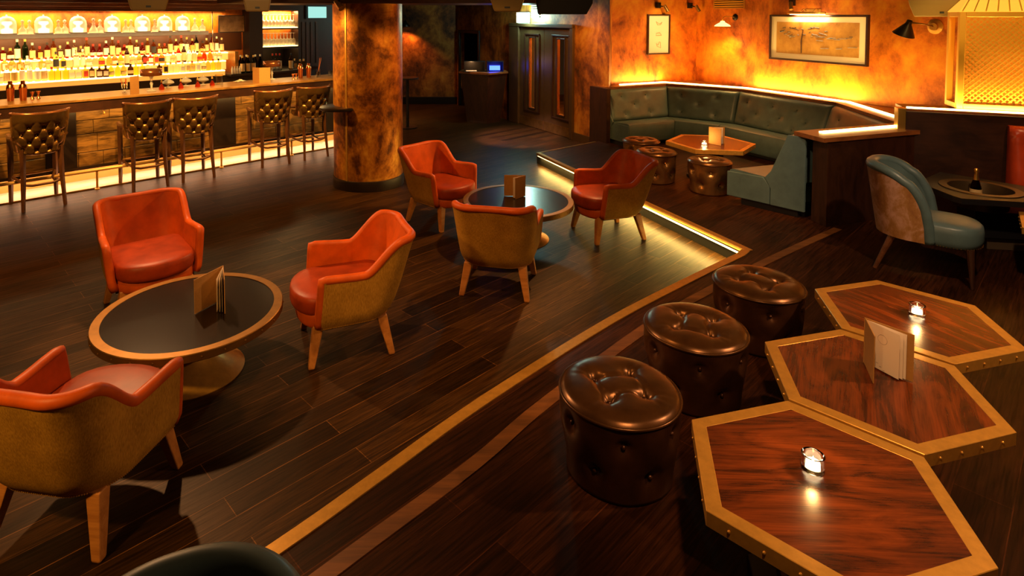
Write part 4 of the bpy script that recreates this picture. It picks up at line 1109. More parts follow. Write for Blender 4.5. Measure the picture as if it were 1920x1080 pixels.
def put_bottle(kind, xyz, rz, label, group):
    t, fresh = bottle(*kind)
    if fresh:
        t.location = xyz; t.rotation_euler = (0, 0, rz); t['label'] = label; t['group'] = group
    else: dup(t, xyz, rz, label, group)
ROWS = [
 ('lowest', 10.525, 1.29, 1.02, 4.14, ['squat clear white', 'squat clear white', 'round clear cream', 'round clear gold', 'slim clear white', 'slim clear white', 'round clear white', 'round clear cream',
   'box yellow -', 'box yellow -', 'box yellow -', 'case clear white', 'case clear white', 'box gold red', 'box dark cream', 'case dark white', 'case dark white', 'flask yellow cream', 'flask yellow -', 'flask gold cream', 'squat dark cream',
   'box yellow -', 'box yellow -', 'flask clear white', 'squat clear cream', 'case dark gold', 'box gold black', 'case clear -', 'case clear -', 'case clear white', 'box clear cream', 'case gold cream', 'box clear white', 'flask clear cream', 'flask gold -', 'box yellow -', 'box gold -']),
 ('middle', 10.675, 1.445, 1.02, 4.22, ['box gold cream', 'box amber cream', 'box amber white', 'squat gold cream', 'case amber cream', 'flask clear white', 'box clear cream', 'case gold gold', 'squat clear cream', 'round yellow black', 'box yellow black', 'box clear cream',
   'tall clear white', 'slim clear white', 'flask clear white', 'flask clear -', 'squat yellow red', 'flask gold -', 'squat amber white', 'flask yellow cream', 'tall dark cream', 'flask clear cream', 'flask gold cream', 'box dark red', 'case red white', 'box gold red', 'squat amber black', 'box clear white',
   'flask clear cream', 'slim red white', 'tall dark cream', 'round clear white', 'round clear cream', 'flask gold red', 'flask red -', 'flask amber -', 'squat clear white', 'flask clear white']),
 ('top', 10.86, 1.58, 1.02, 4.34, ['squat amber cream', 'flask gold cream', 'box red cream', 'squat amber white', 'tall green white', 'tall green -', 'round gold cream', 'box amber gold', 'round red cream', 'tall amber gold', 'box clear cream', 'round red white',
   'slim clear white', 'squat clear cream', 'tall gold cream', 'flask red white', 'flask red white', 'round red white', 'tall gold cream', 'round amber cream', 'squat red gold', 'tall amber cream', 'round gold white', 'flask red cream', 'slim gold cream', 'round amber black', 'case gold cream', 'case amber cream', 'tall gold cream', 'round red cream',
   'tall amber cream', 'slim clear white', 'round red gold', 'tall dark cream', 'flask amber gold', 'round gold cream', 'tall red cream', 'slim gold white', 'round clear cream']),
]
rb = random.Random(11)
for rowname, y, z, s0, s1, L_ in ROWS:
    n = len(L_)
    for i, kd in enumerate(L_):
        a, g, l = kd.split(); l = '' if l == '-' else l
        cap = rb.choice(['white', 'black', 'gold', 'cream', 'red']) if g != 'clear' else rb.choice(['white', 'cream', 'gold'])
        s = s0 + (s1 - s0) * i / (n - 1) + rb.uniform(-0.008, 0.008)
        desc = GLW[g] + ((', ' + l + ' label') if l else ', no label')
        put_bottle((a, g, l, cap), (*B2(s, y + rb.uniform(-0.015, 0.015)), z + 0.001), BAR + rb.uniform(-0.15, 0.15),
                   '%s bottle from the television end of the %s lit step, %s' % (ordn(n - i), rowname, desc), 'bottles on the %s lit step' % rowname)

# bell jars, decanters and upturned glasses
def bell_jar():
    t = thing('bell_jar', '-', 'bell jar')
    m = MB(); m.lathe([(.115, .014), (.117, .14), (.109, .19), (.083, .235), (.045, .258), (.0, .264)], 28, caps=False); m.build('glass_dome', M['jar'], t, smooth=True)
    m = MB(); m.ball((0, 0, .272), .013, 10); m.build('knob', M['jar'], t, smooth=True)
    m = MB(); m.lathe([(.0, 0), (.124, 0), (.124, .014), (.0, .014)], 28, caps=False); m.build('wooden_base', M['darkwood'], t, smooth=40)
    m = MB(); m.lathe([(0, .0141), (.05, .0141), (.055, .07), (.02, .09), (.018, .12), (.05, .15), (.045, .175), (0, .18)], 20, caps=False); m.build('glow_cup', M['jar_glow'], t, smooth=True)
    return remember(t)
bj = bell_jar()
JS = (1.25, 1.69, 2.13, 2.60, 3.04, 3.38, 3.67)
for i, s in enumerate(JS):
    lab = '%s glass bell jar from the television end of the top shelf' % ordn(len(JS) - i)
    if i == 0: bj.location = (*B2(s, 10.86), 1.961); bj.rotation_euler.z = BAR; bj['label'] = lab; bj['group'] = 'bell jars on the top shelf'
    else: dup(bj, (*B2(s, 10.86), 1.961), BAR, lab, 'bell jars on the top shelf')
def decanter(k):
    t = thing('decanter', '-', 'decanter')
    pr = ([(0, 0), (.06, 0), (.066, .012), (.06, .05), (.03, .10), (.018, .135), (.026, .16), (0, .16)], [(0, 0), (.045, 0), (.05, .01), (.05, .07), (.022, .10), (.017, .125), (.024, .14), (0, .14)])[k]
    m = MB(); m.lathe(pr, 18, caps=False); m.build('glass_body', M['frost'], t, smooth=60)
    h = pr[-1][1]; m = MB(); m.lathe([(.012, h), (.012, h + .02), (.024, h + .035), (.022, h + .055), (.008, h + .068), (0, h + .07)], 14, caps=False); m.build('stopper', M['frost'], t, smooth=60)
    return remember(t)
dk = [decanter(0), decanter(1)]; used = [False, False]
DS = [(1.425, 1), (1.515, 1), (1.865, 1), (1.955, 1), (2.325, 0), (2.425, 1), (2.775, 1), (2.865, 1), (3.21, 1), (3.87, 0), (3.98, 1)]
for i, (s, k) in enumerate(DS):
    lab = '%s stoppered decanter from the television end of the top shelf, %s body' % (ordn(len(DS) - i), ('broad', 'narrow')[k])
    loc = (*B2(s, 10.80 + 0.05 * (i % 2)), 1.961)
    if not used[k]: used[k] = True; dk[k].location = loc; dk[k]['label'] = lab; dk[k]['group'] = 'decanters on the top shelf'
    else: dup(dk[k], loc, 0.4 * i, lab, 'decanters on the top shelf')
m = MB(); m.lathe([(0.024, 0.0), (.033, .05), (.034, .09), (.028, .12), (.006, .14), (.004, .225), (.03, .232), (.031, .236), (0, .238)], 14, caps=False)
sg = m.build('stem_glass', M['frost'], smooth=60); first = True
for zi, (z, nm) in enumerate(((1.656, 'lower'), (2.011, 'upper'))):
    for yi, (y, rn) in enumerate(((10.80, 'front'), (10.92, 'rear'))):
        for k in range(10):
            o = sg if first else sg.copy()
            if not first: COL.objects.link(o)
            first = False
            o.location = (*B2(5.075 + 0.07 * k, y), z)
            tag(o, '%s upturned stem glass from the dark post, %s row of the %s niche shelf' % (ordn(k + 1), rn, nm), 'glass', 'stem glasses on the %s niche shelf' % nm)

# bottles on the dark side counter
champ = [('round dark cream', 'white')]
SIDE = [(4.50, 10.38, 'tall', 'green', 'cream', 'gold', 'champagne style bottle at the front of the side counter, farthest from the niche'),
        (4.60, 10.38, 'tall', 'green', 'cream', 'gold', 'middle one of three champagne style bottles at the front of the side counter'),
        (4.70, 10.38, 'tall', 'green', 'cream', 'gold', 'champagne style bottle at the front of the side counter, nearest the dark post'),
        (4.44, 10.56, 'tall', 'dark', '', 'white', 'dark bottle with white cap behind the champagne bottles, beside the step end'),
        (4.55, 10.58, 'tall', 'dark', '', 'white', 'second dark bottle with white cap behind the champagne bottles'),
        (4.66, 10.58, 'tall', 'dark', '', 'white', 'third dark bottle with white cap behind the champagne bottles'),
        (4.80, 10.52, 'tall', 'dark', '', 'white', 'dark bottle with white cap in front of the dark post'),
        (4.89, 10.52, 'tall', 'dark', '', 'white', 'dark bottle with white cap in front of the dark post, nearer the niche'),
        (5.13, 10.52, 'tall', 'clear', 'white', 'red', 'red capped clear bottle under the niche, nearest the dark post'),
        (5.20, 10.52, 'tall', 'clear', 'white', 'red', 'middle red capped clear bottle under the niche'),
        (5.27, 10.52, 'tall', 'clear', 'white', 'red', 'red capped clear bottle under the niche, nearest the column'),
        (5.44, 10.42, 'tall', 'amber', 'cream', 'black', 'amber bottle with black cap under the glass niche'),
        (5.55, 10.48, 'box', 'clear', 'cream', 'cream', 'square clear bottle under the glass niche'),
        (5.63, 10.42, 'squat', 'gold', 'cream', 'cream', 'squat golden bottle under the glass niche'),
        (5.72, 10.45, 'squat', 'gold', '', 'cream', 'unlabelled squat golden bottle under the glass niche')]
for s, y, a, g, l, c, lab in SIDE:
    put_bottle((a, g, l, c), (*B2(s, y), 1.221), BAR, lab, 'bottles on the side counter')
for k in range(4):
    m = MB(); m.lathe([(0.018, 0), (0.018, 0.09), (0.010, 0.10), (0.008, 0.13), (0, 0.13)], 12, caps=True)
    tag(m.build('squeeze_bottle', M['white'], smooth=50, loc=(*B2(4.30 + 0.045 * k, 10.34), 1.221)), '%s small white squeeze bottle from the step end on the side counter' % ordn(k + 1), 'bottle', 'white squeeze bottles')

# ------------------------------------------------------------------ things on the bar counter
ZC = 1.201
def put(o, s, y, label, cat, group=None, z=ZC):
    o.location = (*B2(s, y), z); o.rotation_euler.z = BAR; return tag(o, label, cat, group)
def shaker():
    t = thing('cocktail_shaker', '-', 'shaker')
    m = MB(); m.lathe([(0, 0), (.034, 0), (.044, .15), (.046, .155), (0, .155)], 24, caps=False); m.build('cup', M['coppermetal'], t, smooth=40)
    m = MB(); m.lathe([(.047, .155), (.046, .165), (.034, .20), (.024, .205), (.024, .235), (.018, .242), (0, .244)], 24, caps=False); m.build('lid', M['coppermetal'], t, smooth=40)
    return remember(t)
sh = shaker(); put(sh, 1.06, 9.10, 'copper cocktail shaker at the frame edge of the bar counter', 'shaker', 'copper shakers')
for s, y, lab in ((1.18, 9.06, 'copper cocktail shaker beside two jiggers at the near end of the bar'), (4.92, 9.10, 'copper cocktail shaker near the column, farther from it'), (5.06, 9.08, 'copper cocktail shaker near the column, closer to it')):
    dup(sh, (*B2(s, y), ZC), BAR, lab, 'copper shakers')
def jigger():
    m = MB(); m.lathe([(.024, 0), (.022, .004), (.009, .042), (.009, .048), (.026, .092), (.024, .092), (.006, .05), (0, .05)], 18, caps=False)
    return m.build('jigger', M['coppermetal'], smooth=40)
put(jigger(), 1.28, 9.12, 'copper jigger next to the shakers at the near end of the bar', 'jigger', 'copper jiggers')
put(jigger(), 1.345, 9.14, 'second copper jigger from the shakers at the near end of the bar', 'jigger', 'copper jiggers')
put(jigger(), 4.72, 8.97, 'copper jigger by the shakers near the column', 'jigger', 'copper jiggers')
put(jigger(), 4.79, 9.00, 'second copper jigger by the shakers near the column', 'jigger', 'copper jiggers')
t = thing('straw_glass', '-', 'glass')
m = MB(); m.lathe([(.03, 0), (.03, .006), (.006, .014), (.006, .03), (.035, .06), (.04, .13), (.037, .13), (.032, .062), (0, .04)], 20, caps=False); m.build('goblet', M['glass'], t, smooth=50)
for k in range(6): m = MB(); a = k; m.tube([(.012 * cos(a), .012 * sin(a), .045), (.045 * cos(a), .045 * sin(a), .19)], .004, 6); m.build('straw', M['orange' if k % 2 else 'l_cream'], t)
put(t, 2.28, 9.0, 'stemmed glass holding straws beside the upright menu on the bar', 'glass')
def bar_lamp():
    t = thing('bar_lamp', '-', 'lamp')
    m = MB(); m.lathe([(.06, 0), (.06, .008), (.012, .025), (.014, .08), (.022, .10), (.012, .13), (.02, .19), (.05, .215), (.0, .215)], 24, caps=False); m.build('glass_stem', M['jar'], t, smooth=50)
    m = MB(); m.lathe([(.135, .215), (.135, .30)], 32, caps=False); m.build('drum_shade', M['coppermetal_dark'], t, smooth=40, solid=0.003)
    m = MB(); m.ball((0, 0, .245), .022, 12); m.build('bulb', M['bulb'], t, smooth=True)
    return remember(t)
bl = bar_lamp(); put(bl, 2.60, 8.95, 'small lamp with a copper drum shade among the domed dishes', 'lamp', 'drum shade bar lamps')
dup(bl, (*B2(4.47, 9.2), ZC), BAR, 'small lamp with a drum shade behind the menu near the column', 'drum shade bar lamps')
def dish():
    t = thing('domed_dish', '-', 'dish')
    m = MB(); m.lathe([(.04, 0), (.04, .006), (.012, .015), (.012, .035), (.075, .06), (.08, .066), (0, .05)], 24, caps=False); m.build('footed_bowl', M['jar'], t, smooth=50)
    m = MB(); m.lathe([(.08, .068), (.07, .09), (.03, .115), (.012, .122), (.014, .14), (0, .148)], 24, caps=False); m.build('domed_lid', M['jar'], t, smooth=50)
    m = MB(); m.ball((0, 0, .062), .05, 10, (1, 1, .25)); m.build('contents', M['l_cream'], t, smooth=True)
    return remember(t)
dd = dish(); put(dd, 2.90, 9.22, 'lidded glass dish next to the copper drum lamp', 'dish', 'lidded glass dishes')
dup(dd, (*B2(3.15, 9.24), ZC), 0, 'middle one of the three lidded glass dishes on the bar', 'lidded glass dishes')
dup(dd, (*B2(3.40, 9.24), ZC), 0, 'lidded glass dish farthest from the drum lamp, near the glass jar', 'lidded glass dishes')
def bitters():
    t = thing('bitters_bottle', '-', 'bottle')
    m = MB(); m.lathe([(0, 0), (.034, 0), (.036, .02), (.028, .045), (.011, .07), (.010, .10), (0, .10)], 18, caps=False); m.build('glass_body', M['b_red'], t, smooth=50)
    m = MB(); m.lathe([(.013, .10), (.014, .115), (.004, .135), (.003, .15), (0, .15)], 12, caps=False); m.build('dasher', M['l_gold'], t, smooth=50)
    return remember(t)
bb = bitters(); put(bb, 2.76, 9.05, 'red bitters bottle beside the copper drum lamp', 'bottle', 'red bitters bottles')
for s, y, lab in ((3.00, 9.0, 'red bitters bottle between the first two lidded dishes from the lamp'), (3.24, 9.02, 'red bitters bottle between the last two lidded dishes from the lamp'), (3.46, 9.05, 'red bitters bottle beside the clear glass jar')):
    dup(bb, (*B2(s, y), ZC), 0, lab, 'red bitters bottles')
t = thing('glass_jar', '-', 'jar')
m = MB(); m.lathe([(.055, 0), (.055, .13), (.051, .13), (.051, .008), (0, .008)], 24, caps=False); m.build('jar_body', M['glass'], t, smooth=50)
m = MB(); m.lathe([(.058, .12), (.058, .14), (.0, .142)], 24, caps=False); m.build('rim', M['l_gold'], t, smooth=40)
put(t, 3.62, 9.2, 'clear straight glass jar at the end of the row of dishes', 'jar')
m = MB(); m.grid([[(0.09 * (u - .5) * 2, 0.05 * (v - .5) * 2, 0.004 + 0.03 * exp(-((u - .5) ** 2 + (v - .4) ** 2) * 14) + 0.006 * sin(u * 17 + v * 9)) for v in range(0, 2)] if False else [(0.09 * (u / 8 - .5) * 2, 0.05 * (v / 6 - .5) * 2, 0.008 + 0.035 * exp(-((u / 8 - .5) ** 2 + (v / 6 - .4) ** 2) * 14) + 0.005 * sin(u * 2.1 + v * 1.7)) for v in range(7)] for u in range(9)])
put(m.build('cloth', M['white'], smooth=True, solid=0.003), 3.96, 9.25, 'crumpled white cloth on the bar counter', 'cloth')
t = thing('mixing_glass', '-', 'glass')
m = MB(); m.lathe([(.04, 0), (.045, .12), (.042, .12), (.037, .01), (0, .01)], 20, caps=False); m.build('beaker', M['glass'], t, smooth=50)
for k in range(2): m = MB(); m.tube([(.0, .01 * k, .012), (.05 + .03 * k, .02, .30)], .003, 6); m.lathe([(0, 0), (.007, .01), (0, .02)], 8, c=(.05 + .03 * k, .02, .298), caps=False); m.build('bar_spoon', M['coppermetal'], t)
put(t, 5.30, 9.2, 'mixing glass with two long bar spoons near the column', 'glass')
def tumbler():
    m = MB(); m.lathe([(.033, 0), (.037, .09), (.034, .09), (.030, .01), (0, .01)], 18, caps=False); return m.build('tumbler', M['glass'], smooth=50)
for k, (s, y) in enumerate(((5.20, 9.02), (5.44, 9.04), (5.56, 9.14))): put(tumbler(), s, y, '%s clear tumbler from the shakers near the column' % ordn(k + 1), 'glass', 'tumblers near the column')

# ------------------------------------------------------------------ menus
def menu(spine, e1, e2, z, h, label, pages=True, mark=False, group='menus'):
    sx, sy = spine; t = thing('menu', label, 'menu', (sx, sy, z), 0, group)
    def panel(e, mat, name, th, hh, frac=1.0, off=0.0, lift=0.0):
        dx, dy = (e[0] - sx) * frac, (e[1] - sy) * frac; l = sqrt(dx * dx + dy * dy); a = atan2(dy, dx)
        m = MB(); m.box(0, l, -th / 2, th / 2, lift, hh); return m.build(name, mat, t, rz=a)
    panel(e1, M['kraft'], 'cover', 0.004, h); panel(e2, M['kraft'], 'cover', 0.004, h)
    m = MB(); m.tube([(0, 0, 0), (0, 0, h)], 0.004, 6); m.build('spine', M['kraft'], t)
    if pages:
        for f in (0.78, 0.86, 0.93):
            e = (e2[0] + (e1[0] - e2[0]) * (1 - f) * 1.3, e2[1] + (e1[1] - e2[1]) * (1 - f) * 1.3)
            pg = panel(e, M['paper'], 'page', 0.0012, h - 0.006, 0.92, lift=0.004)
            if mark and f == 0.78:
                l = sqrt((e[0] - sx) ** 2 + (e[1] - sy) ** 2) * 0.92
                for sd in (1, -1):
                    m = MB(); m.tube([(l * 0.52 + 0.021 * cos(2 * pi * k / 24), sd * 0.0011, h * 0.70 + 0.021 * sin(2 * pi * k / 24)) for k in range(24)], 0.0007, 4, closed=True)
                    for k in range(5): m.box(l * 0.16 + 0.015 * k, l * 0.16 + 0.010 + 0.015 * k, sd * 0.0007, sd * 0.0012, h * 0.24 - k * 0.011, h * 0.25 - k * 0.011)
                    m.build('printed_mark', M['ink'], pg)
    return t
ZH = P + 0.451
menu((1.893, 2.805), (1.826, 2.640), (2.010, 2.650), ZH, 0.215, 'open menu with white pages on the middle hexagonal table', True, True)
menu((-1.574, 3.900), (-1.667, 3.684), (-1.482, 3.690), 0.396, 0.215, 'kraft menu standing open on the near round table', True)
menu((0.625, 6.135), (0.410, 6.145), (0.514, 6.020), 0.396, 0.215, 'kraft menu standing open on the far round table', True)
menu((3.12, 7.68), (3.22, 7.55), (3.31, 7.66), ZH, 0.215, 'kraft menu standing open on the banquette table beside a candle', True)
q0, q1, q2 = B2(2.40, 8.80), B2(2.28, 8.74), B2(2.43, 8.95); menu(q0, q1, q2, ZC, 0.235, 'kraft menu standing on the bar beside the drum lamp', False)
q0, q1, q2 = B2(4.10, 8.86), B2(4.25, 8.80), B2(4.06, 9.0); menu(q0, q1, q2, ZC, 0.235, 'kraft menu standing on the bar near the column', False)

# ------------------------------------------------------------------ tealights
def tealight():
    t = thing('tealight', '-', 'candle')
    m = MB(); m.lathe([(0, 0), (.036, 0), (.0385, .004), (.0385, .056), (.036, .058), (.031, .056), (.028, .014), (0, .012)], 32, caps=False); m.build('glass_holder', M['glass'], t, smooth=50)
    m = MB(); m.lathe([(0, .013), (.024, .013), (.024, .028), (0, .029)], 24, caps=False); m.build('wax', M['wax'], t, smooth=40)
    m = MB(); m.lathe([(0, .030), (.003, .033), (.0035, .038), (.0018, .045), (0, .050)], 10, caps=False); m.build('flame', M['flame'], t, smooth=True)
    return remember(t)
tl = tealight(); tl.location = (1.262, 2.128, ZH); tl['label'] = 'tealight on the hexagonal table nearest the camera'; tl['group'] = 'tealights in glass holders'
dup(tl, (2.483, 3.262, ZH), 0, 'tealight on the hexagonal table beside the teal chair', 'tealights in glass holders')
dup(tl, (3.03, 7.60, ZH), 0, 'tealight on the banquette table beside the menu', 'tealights in glass holders')
for x, y, e in ((1.262, 2.128, 1.6), (2.483, 3.262, 1.6), (3.03, 7.60, 2.0)):
    d = bpy.data.lights.new('candle light', 'POINT'); d.energy = e; d.color = (1, 0.55, 0.18); d.shadow_soft_size = 0.012
    o = bpy.data.objects.new('candle light', d); COL.objects.link(o); o.location = (x, y, ZH + 0.085)

# ------------------------------------------------------------------ on the booth walls
def wall_thing(name, label, cat, origin, rz, x, z, group=None, out=0.0):
    return thing(name, label, cat, (origin[0] + x * cos(rz) - out * sin(rz), origin[1] + x * sin(rz) + out * cos(rz), z), rz, group)
def framed(t, w, h, fw, dp, mount, pic=None):
    m = MB(); m.box(-w / 2, -w / 2 + fw, 0.002, dp, -h / 2, h / 2); m.box(w / 2 - fw, w / 2, 0.002, dp, -h / 2, h / 2); m.box(-w / 2 + fw, w / 2 - fw, 0.002, dp, -h / 2, -h / 2 + fw); m.box(-w / 2 + fw, w / 2 - fw, 0.002, dp, h / 2 - fw, h / 2)
    m.build('frame', M['darkwood'], t, bevel=0.004)
    m = MB(); m.box(-w / 2 + fw, w / 2 - fw, 0.002, dp - 0.02, -h / 2 + fw, h / 2 - fw); m.build('mount_card', mount, t)
    if pic:
        a, b, c, d, mat = pic; m = MB(); m.box(a, b, dp - 0.021, dp - 0.018, c, d); return m.build('print', mat, t)
t = wall_thing('framed_drawings', 'tall narrow frame with three small drawings on cream paper', 'picture', C0, RW1, 0.875, 1.895)
framed(t, 0.49, 0.71, 0.025, 0.045, M['cream'])
for k, (dz, pts) in enumerate(((0.20, [(-.07, .02), (-.03, -.01), (.02, .0), (.06, .03), (.03, -.03), (-.04, -.03)]), (0.0, [(-.06, -.02), (.06, -.02), (.05, .02), (-.02, .03), (-.05, .0)]), (-0.18, [(-.05, -.06), (-.04, .04), (-.02, .05), (.01, -.01), (.05, .02), (.03, -.03)]))):
    m = MB(); m.tube([(x, 0.027, dz + z) for x, z in pts], 0.004, 5, closed=True); m.build('drawing', M['sepia'], t)
t = wall_thing('framed_print', 'wide framed sepia print under a brass picture light', 'picture', W2E, RW2, 3.585, 1.895)
framed(t, 1.57, 0.70, 0.03, 0.05, M['mount'], (-0.66, 0.66, -0.24, 0.24, M['sepia']))
rp = random.Random(5); m = MB()
m.tube([(0.22, 0.034, -0.22), (0.225, 0.034, -0.05), (0.20, 0.034, 0.12)], 0.008, 5)
for k in range(26):
    a = rp.uniform(-0.2, 0.55); z = 0.02 + rp.uniform(0, 0.14); m.tube([(a, 0.033, z), (a + rp.uniform(0.03, 0.1), 0.033, z + rp.uniform(-0.02, 0.02))], 0.006, 4)
for k in range(12):
    a = rp.uniform(-0.55, 0.0); z = rp.uniform(-0.17, 0.06); m.tube([(a, 0.033, z), (a - rp.uniform(0.05, 0.16), 0.033, z + rp.uniform(-0.008, 0.008))], 0.004, 4)
m.build('drawn_lines', M['darkwood'], t)
t = wall_thing('picture_light', 'brass picture light on arms above the wide framed print', 'lamp', W2E, RW2, 3.66, 2.30)
m = MB(); m.tube([(-0.30, 0.13, -0.03), (0.30, 0.13, -0.03)], 0.018, 10); m.build('bar_shade', M['brass'], t, smooth=True)
for x in (-0.1, 0.1): m = MB(); m.tube([(x, 0.0, 0.0), (x, 0.07, 0.03), (x, 0.13, -0.02)], 0.007, 8); m.build('arm', M['brass'], t, smooth=True)
m = MB(); m.box(-0.14, 0.14, 0.0, 0.015, -0.03, 0.03); m.build('wall_plate', M['brass'], t, bevel=0.004)
m = MB(); m.box(-0.28, 0.28, 0.10, 0.13, -0.052, -0.047); m.build('lamp_tube', M['bulb'] if False else emit('picture lamp', (1, 0.7, 0.35), 12), t)
q = (t.location.x - 0.10 * sin(RW2), t.location.y + 0.10 * cos(RW2)); area('picture lamp', (q[0], q[1], 2.24), None, 5, 0.55, 0.03, (1, 0.6, 0.25), rz=(R(-25), 0, RW2))

def swan_lamp():
    t = thing('wall_lamp', '-', 'lamp')
    m = MB(); m.lathe([(.055, 0), (.055, .012), (.03, .03), (0, .03)], 20, M=Matrix.Rotation(-pi / 2, 4, 'X'), caps=False); m.build('wall_rose', M['blackmetal'], t, smooth=40)
    m = MB(); m.tube([(0, .02, 0), (0, .10, .012), (0, .24, .012), (0, .275, -.01), (0, .28, -.06)], .007, 8); m.build('arm', M['brass'], t, smooth=True)
    m = MB(); m.lathe([(.028, -.06), (.04, -.085), (.10, -.12), (.125, -.142), (.127, -.15)], 32, c=(0, .28, 0), caps=False); m.build('enamel_shade', M['shade_glow'], t, smooth=True, solid=0.003)
    m = MB(); m.ball((0, .28, -.115), .026, 12); m.build('bulb', M['bulb'], t, smooth=True)
    return remember(t)
sl = swan_lamp(); x_, z_ = 5.10, 2.20
sl.location = (W2E[0] + x_ * cos(RW2), W2E[1] + x_ * sin(RW2), z_); sl.rotation_euler.z = RW2; sl['label'] = 'lit wall lamp with white enamel shade in the booth corner'
d = bpy.data.lights.new('wall lamp', 'SPOT'); d.energy = 45; d.color = (1, 0.55, 0.15); d.spot_size = R(130); d.spot_blend = 0.6; d.shadow_soft_size = 0.03
o = bpy.data.objects.new('wall lamp', d); COL.objects.link(o); o.location = (sl.location.x - 0.28 * sin(RW2), sl.location.y + 0.28 * cos(RW2), z_ - 0.15)
t = wall_thing('cone_wall_lamp', 'dark cone shaded wall lamp with round rose beside the lattice lantern', 'lamp', W2E, RW2, 2.0, 2.10)
m = MB(); m.lathe([(.09, 0), (.09, .012), (.05, .03), (.045, .05), (0, .05)], 24, M=Matrix.Rotation(-pi / 2, 4, 'X'), caps=False); m.build('wall_rose', M['brass'], t, smooth=40)
m = MB(); m.tube([(0, .04, 0), (.06, .12, .03), (.18, .18, .05)], .009, 8); m.build('arm', M['brass_dull'], t, smooth=True)
m = MB(); m.lathe([(.028, .05), (.03, .03), (.035, .0), (.12, -.14), (.122, -.145)], 28, M=Matrix.Translation((.20, .19, .03)) @ Matrix.Rotation(R(-22), 4, 'Y'), caps=False); m.build('cone_shade', M['blackmetal'], t, smooth=40, solid=0.003)
t = wall_thing('wall_vent', 'slatted brass coloured air vent above the enamel wall lamp', 'vent', W2E, RW2, 5.24, 2.46)
m = MB(); m.box(-0.34, 0.34, 0.0, 0.02, -0.115, -0.095); m.box(-0.34, -0.32, 0.0, 0.02, -0.095, 0.14); m.box(0.32, 0.34, 0.0, 0.02, -0.095, 0.14); m.box(-0.34, 0.34, 0, 0.02, 0.14, 0.16); m.build('frame', M['brass'], t)
m = MB()
for k in range(6): m.box(-0.32, 0.32, 0.002, 0.018, -0.085 + 0.038 * k, -0.063 + 0.038 * k)
m.build('slats', M['goldpaint'], t)
m = MB(); m.box(-0.32, 0.32, 0.0005, 0.0015, -0.095, 0.14); m.build('backing', M['black'], t)
def spotlight():
    t = thing('wall_spotlight', '-', 'spotlight')
    m = MB(); m.box(-.035, .035, .0, .07, .0, .10); m.build('mount', M['blackmetal'], t, bevel=.006)
    m = MB(); m.tube([(0, .07, .04), (-.03, .12, .03)], .01, 8); m.build('swivel', M['blackmetal'], t)
    m = MB(); m.tube([(-.05, .13, .05), (-.10, .17, -.06)], .028, 12); m.build('barrel', M['brass_dull'], t, smooth=40)
    return remember(t)
sp = spotlight()
for i, (org, rz_, x, z, lab) in enumerate(((C0, RW1, 0.90, 2.36, 'small swivel spotlight above the tall narrow frame'), (C0, RW1, 0.19, 2.36, 'small dark spotlight next to the booth corner'), (W2E, RW2, 3.98, 2.38, 'small swivel spotlight above the wide framed print'))):
    loc = (org[0] + x * cos(rz_), org[1] + x * sin(rz_), z)
    if i == 0: sp.location = loc; sp.rotation_euler.z = rz_; sp['label'] = lab; sp['group'] = 'wall spotlights'
    else: dup(sp, loc, rz_, lab, 'wall spotlights')
t = wall_thing('wall_socket', 'brass double power socket low on the copper wall by the doors', 'socket', D0, RDW, 0.44, 0.42)
m = MB(); m.box(-.075, .075, 0, .01, -.043, .043); m.build('plate', M['gold'], t, bevel=.003)
for x in (-.036, .036): m = MB(); m.box(x - .02, x + .02, .01, .013, -.02, .02); m.build('outlet', M['blackmetal'], t, bevel=.002)

# exit signs
t = wall_thing('exit_sign', 'glowing white exit sign above the brown double doors', 'sign', D0, RDW, 2.62, 2.185)
m = MB(); m.box(-.21, .21, .03, .07, -.10, .10); m.build('lit_panel', M['exit'], t)
m = MB(); m.box(-.22, .22, .0, .03, -.11, .11); m.build('housing', M['grey'], t)
q = (t.location.x - 0.18 * sin(RDW), t.location.y + 0.18 * cos(RDW))
d = bpy.data.lights.new('exit glow', 'POINT'); d.energy = 40; d.color = (.5, 1, .9); d.shadow_soft_size = .08
o = bpy.data.objects.new('exit glow', d); COL.objects.link(o); o.location = (q[0] + 0.30 * -cos(RDW), q[1] + 0.30 * -sin(RDW), 2.20)
t = wall_thing('door_vent', 'slatted vent on the wall beside the exit sign', 'vent', D0, RDW, 2.22, 2.32)
m = MB()
for k in range(6): m.box(-.14, .14, .002, .02, -.13 + .045 * k, -.105 + .045 * k)
m.build('slats', M['white'], t)
m = MB(); m.box(-.15, .15, 0, .002, -.14, .15); m.build('backing', M['grey'], t)
t = thing('exit_sign', 'pale teal lit exit sign on the dark panels beside the column', 'sign', (*B2(6.15, 10.70), 2.29), BAR)
m = MB(); m.box(-.19, .19, -.05, -.01, -.11, .11); m.build('lit_panel', emit('teal sign', (.35, .75, .68), 0.9), t)
m = MB(); m.box(-.24, .2, -.01, .02, -.13, .13); m.build('housing', M['black'], t)

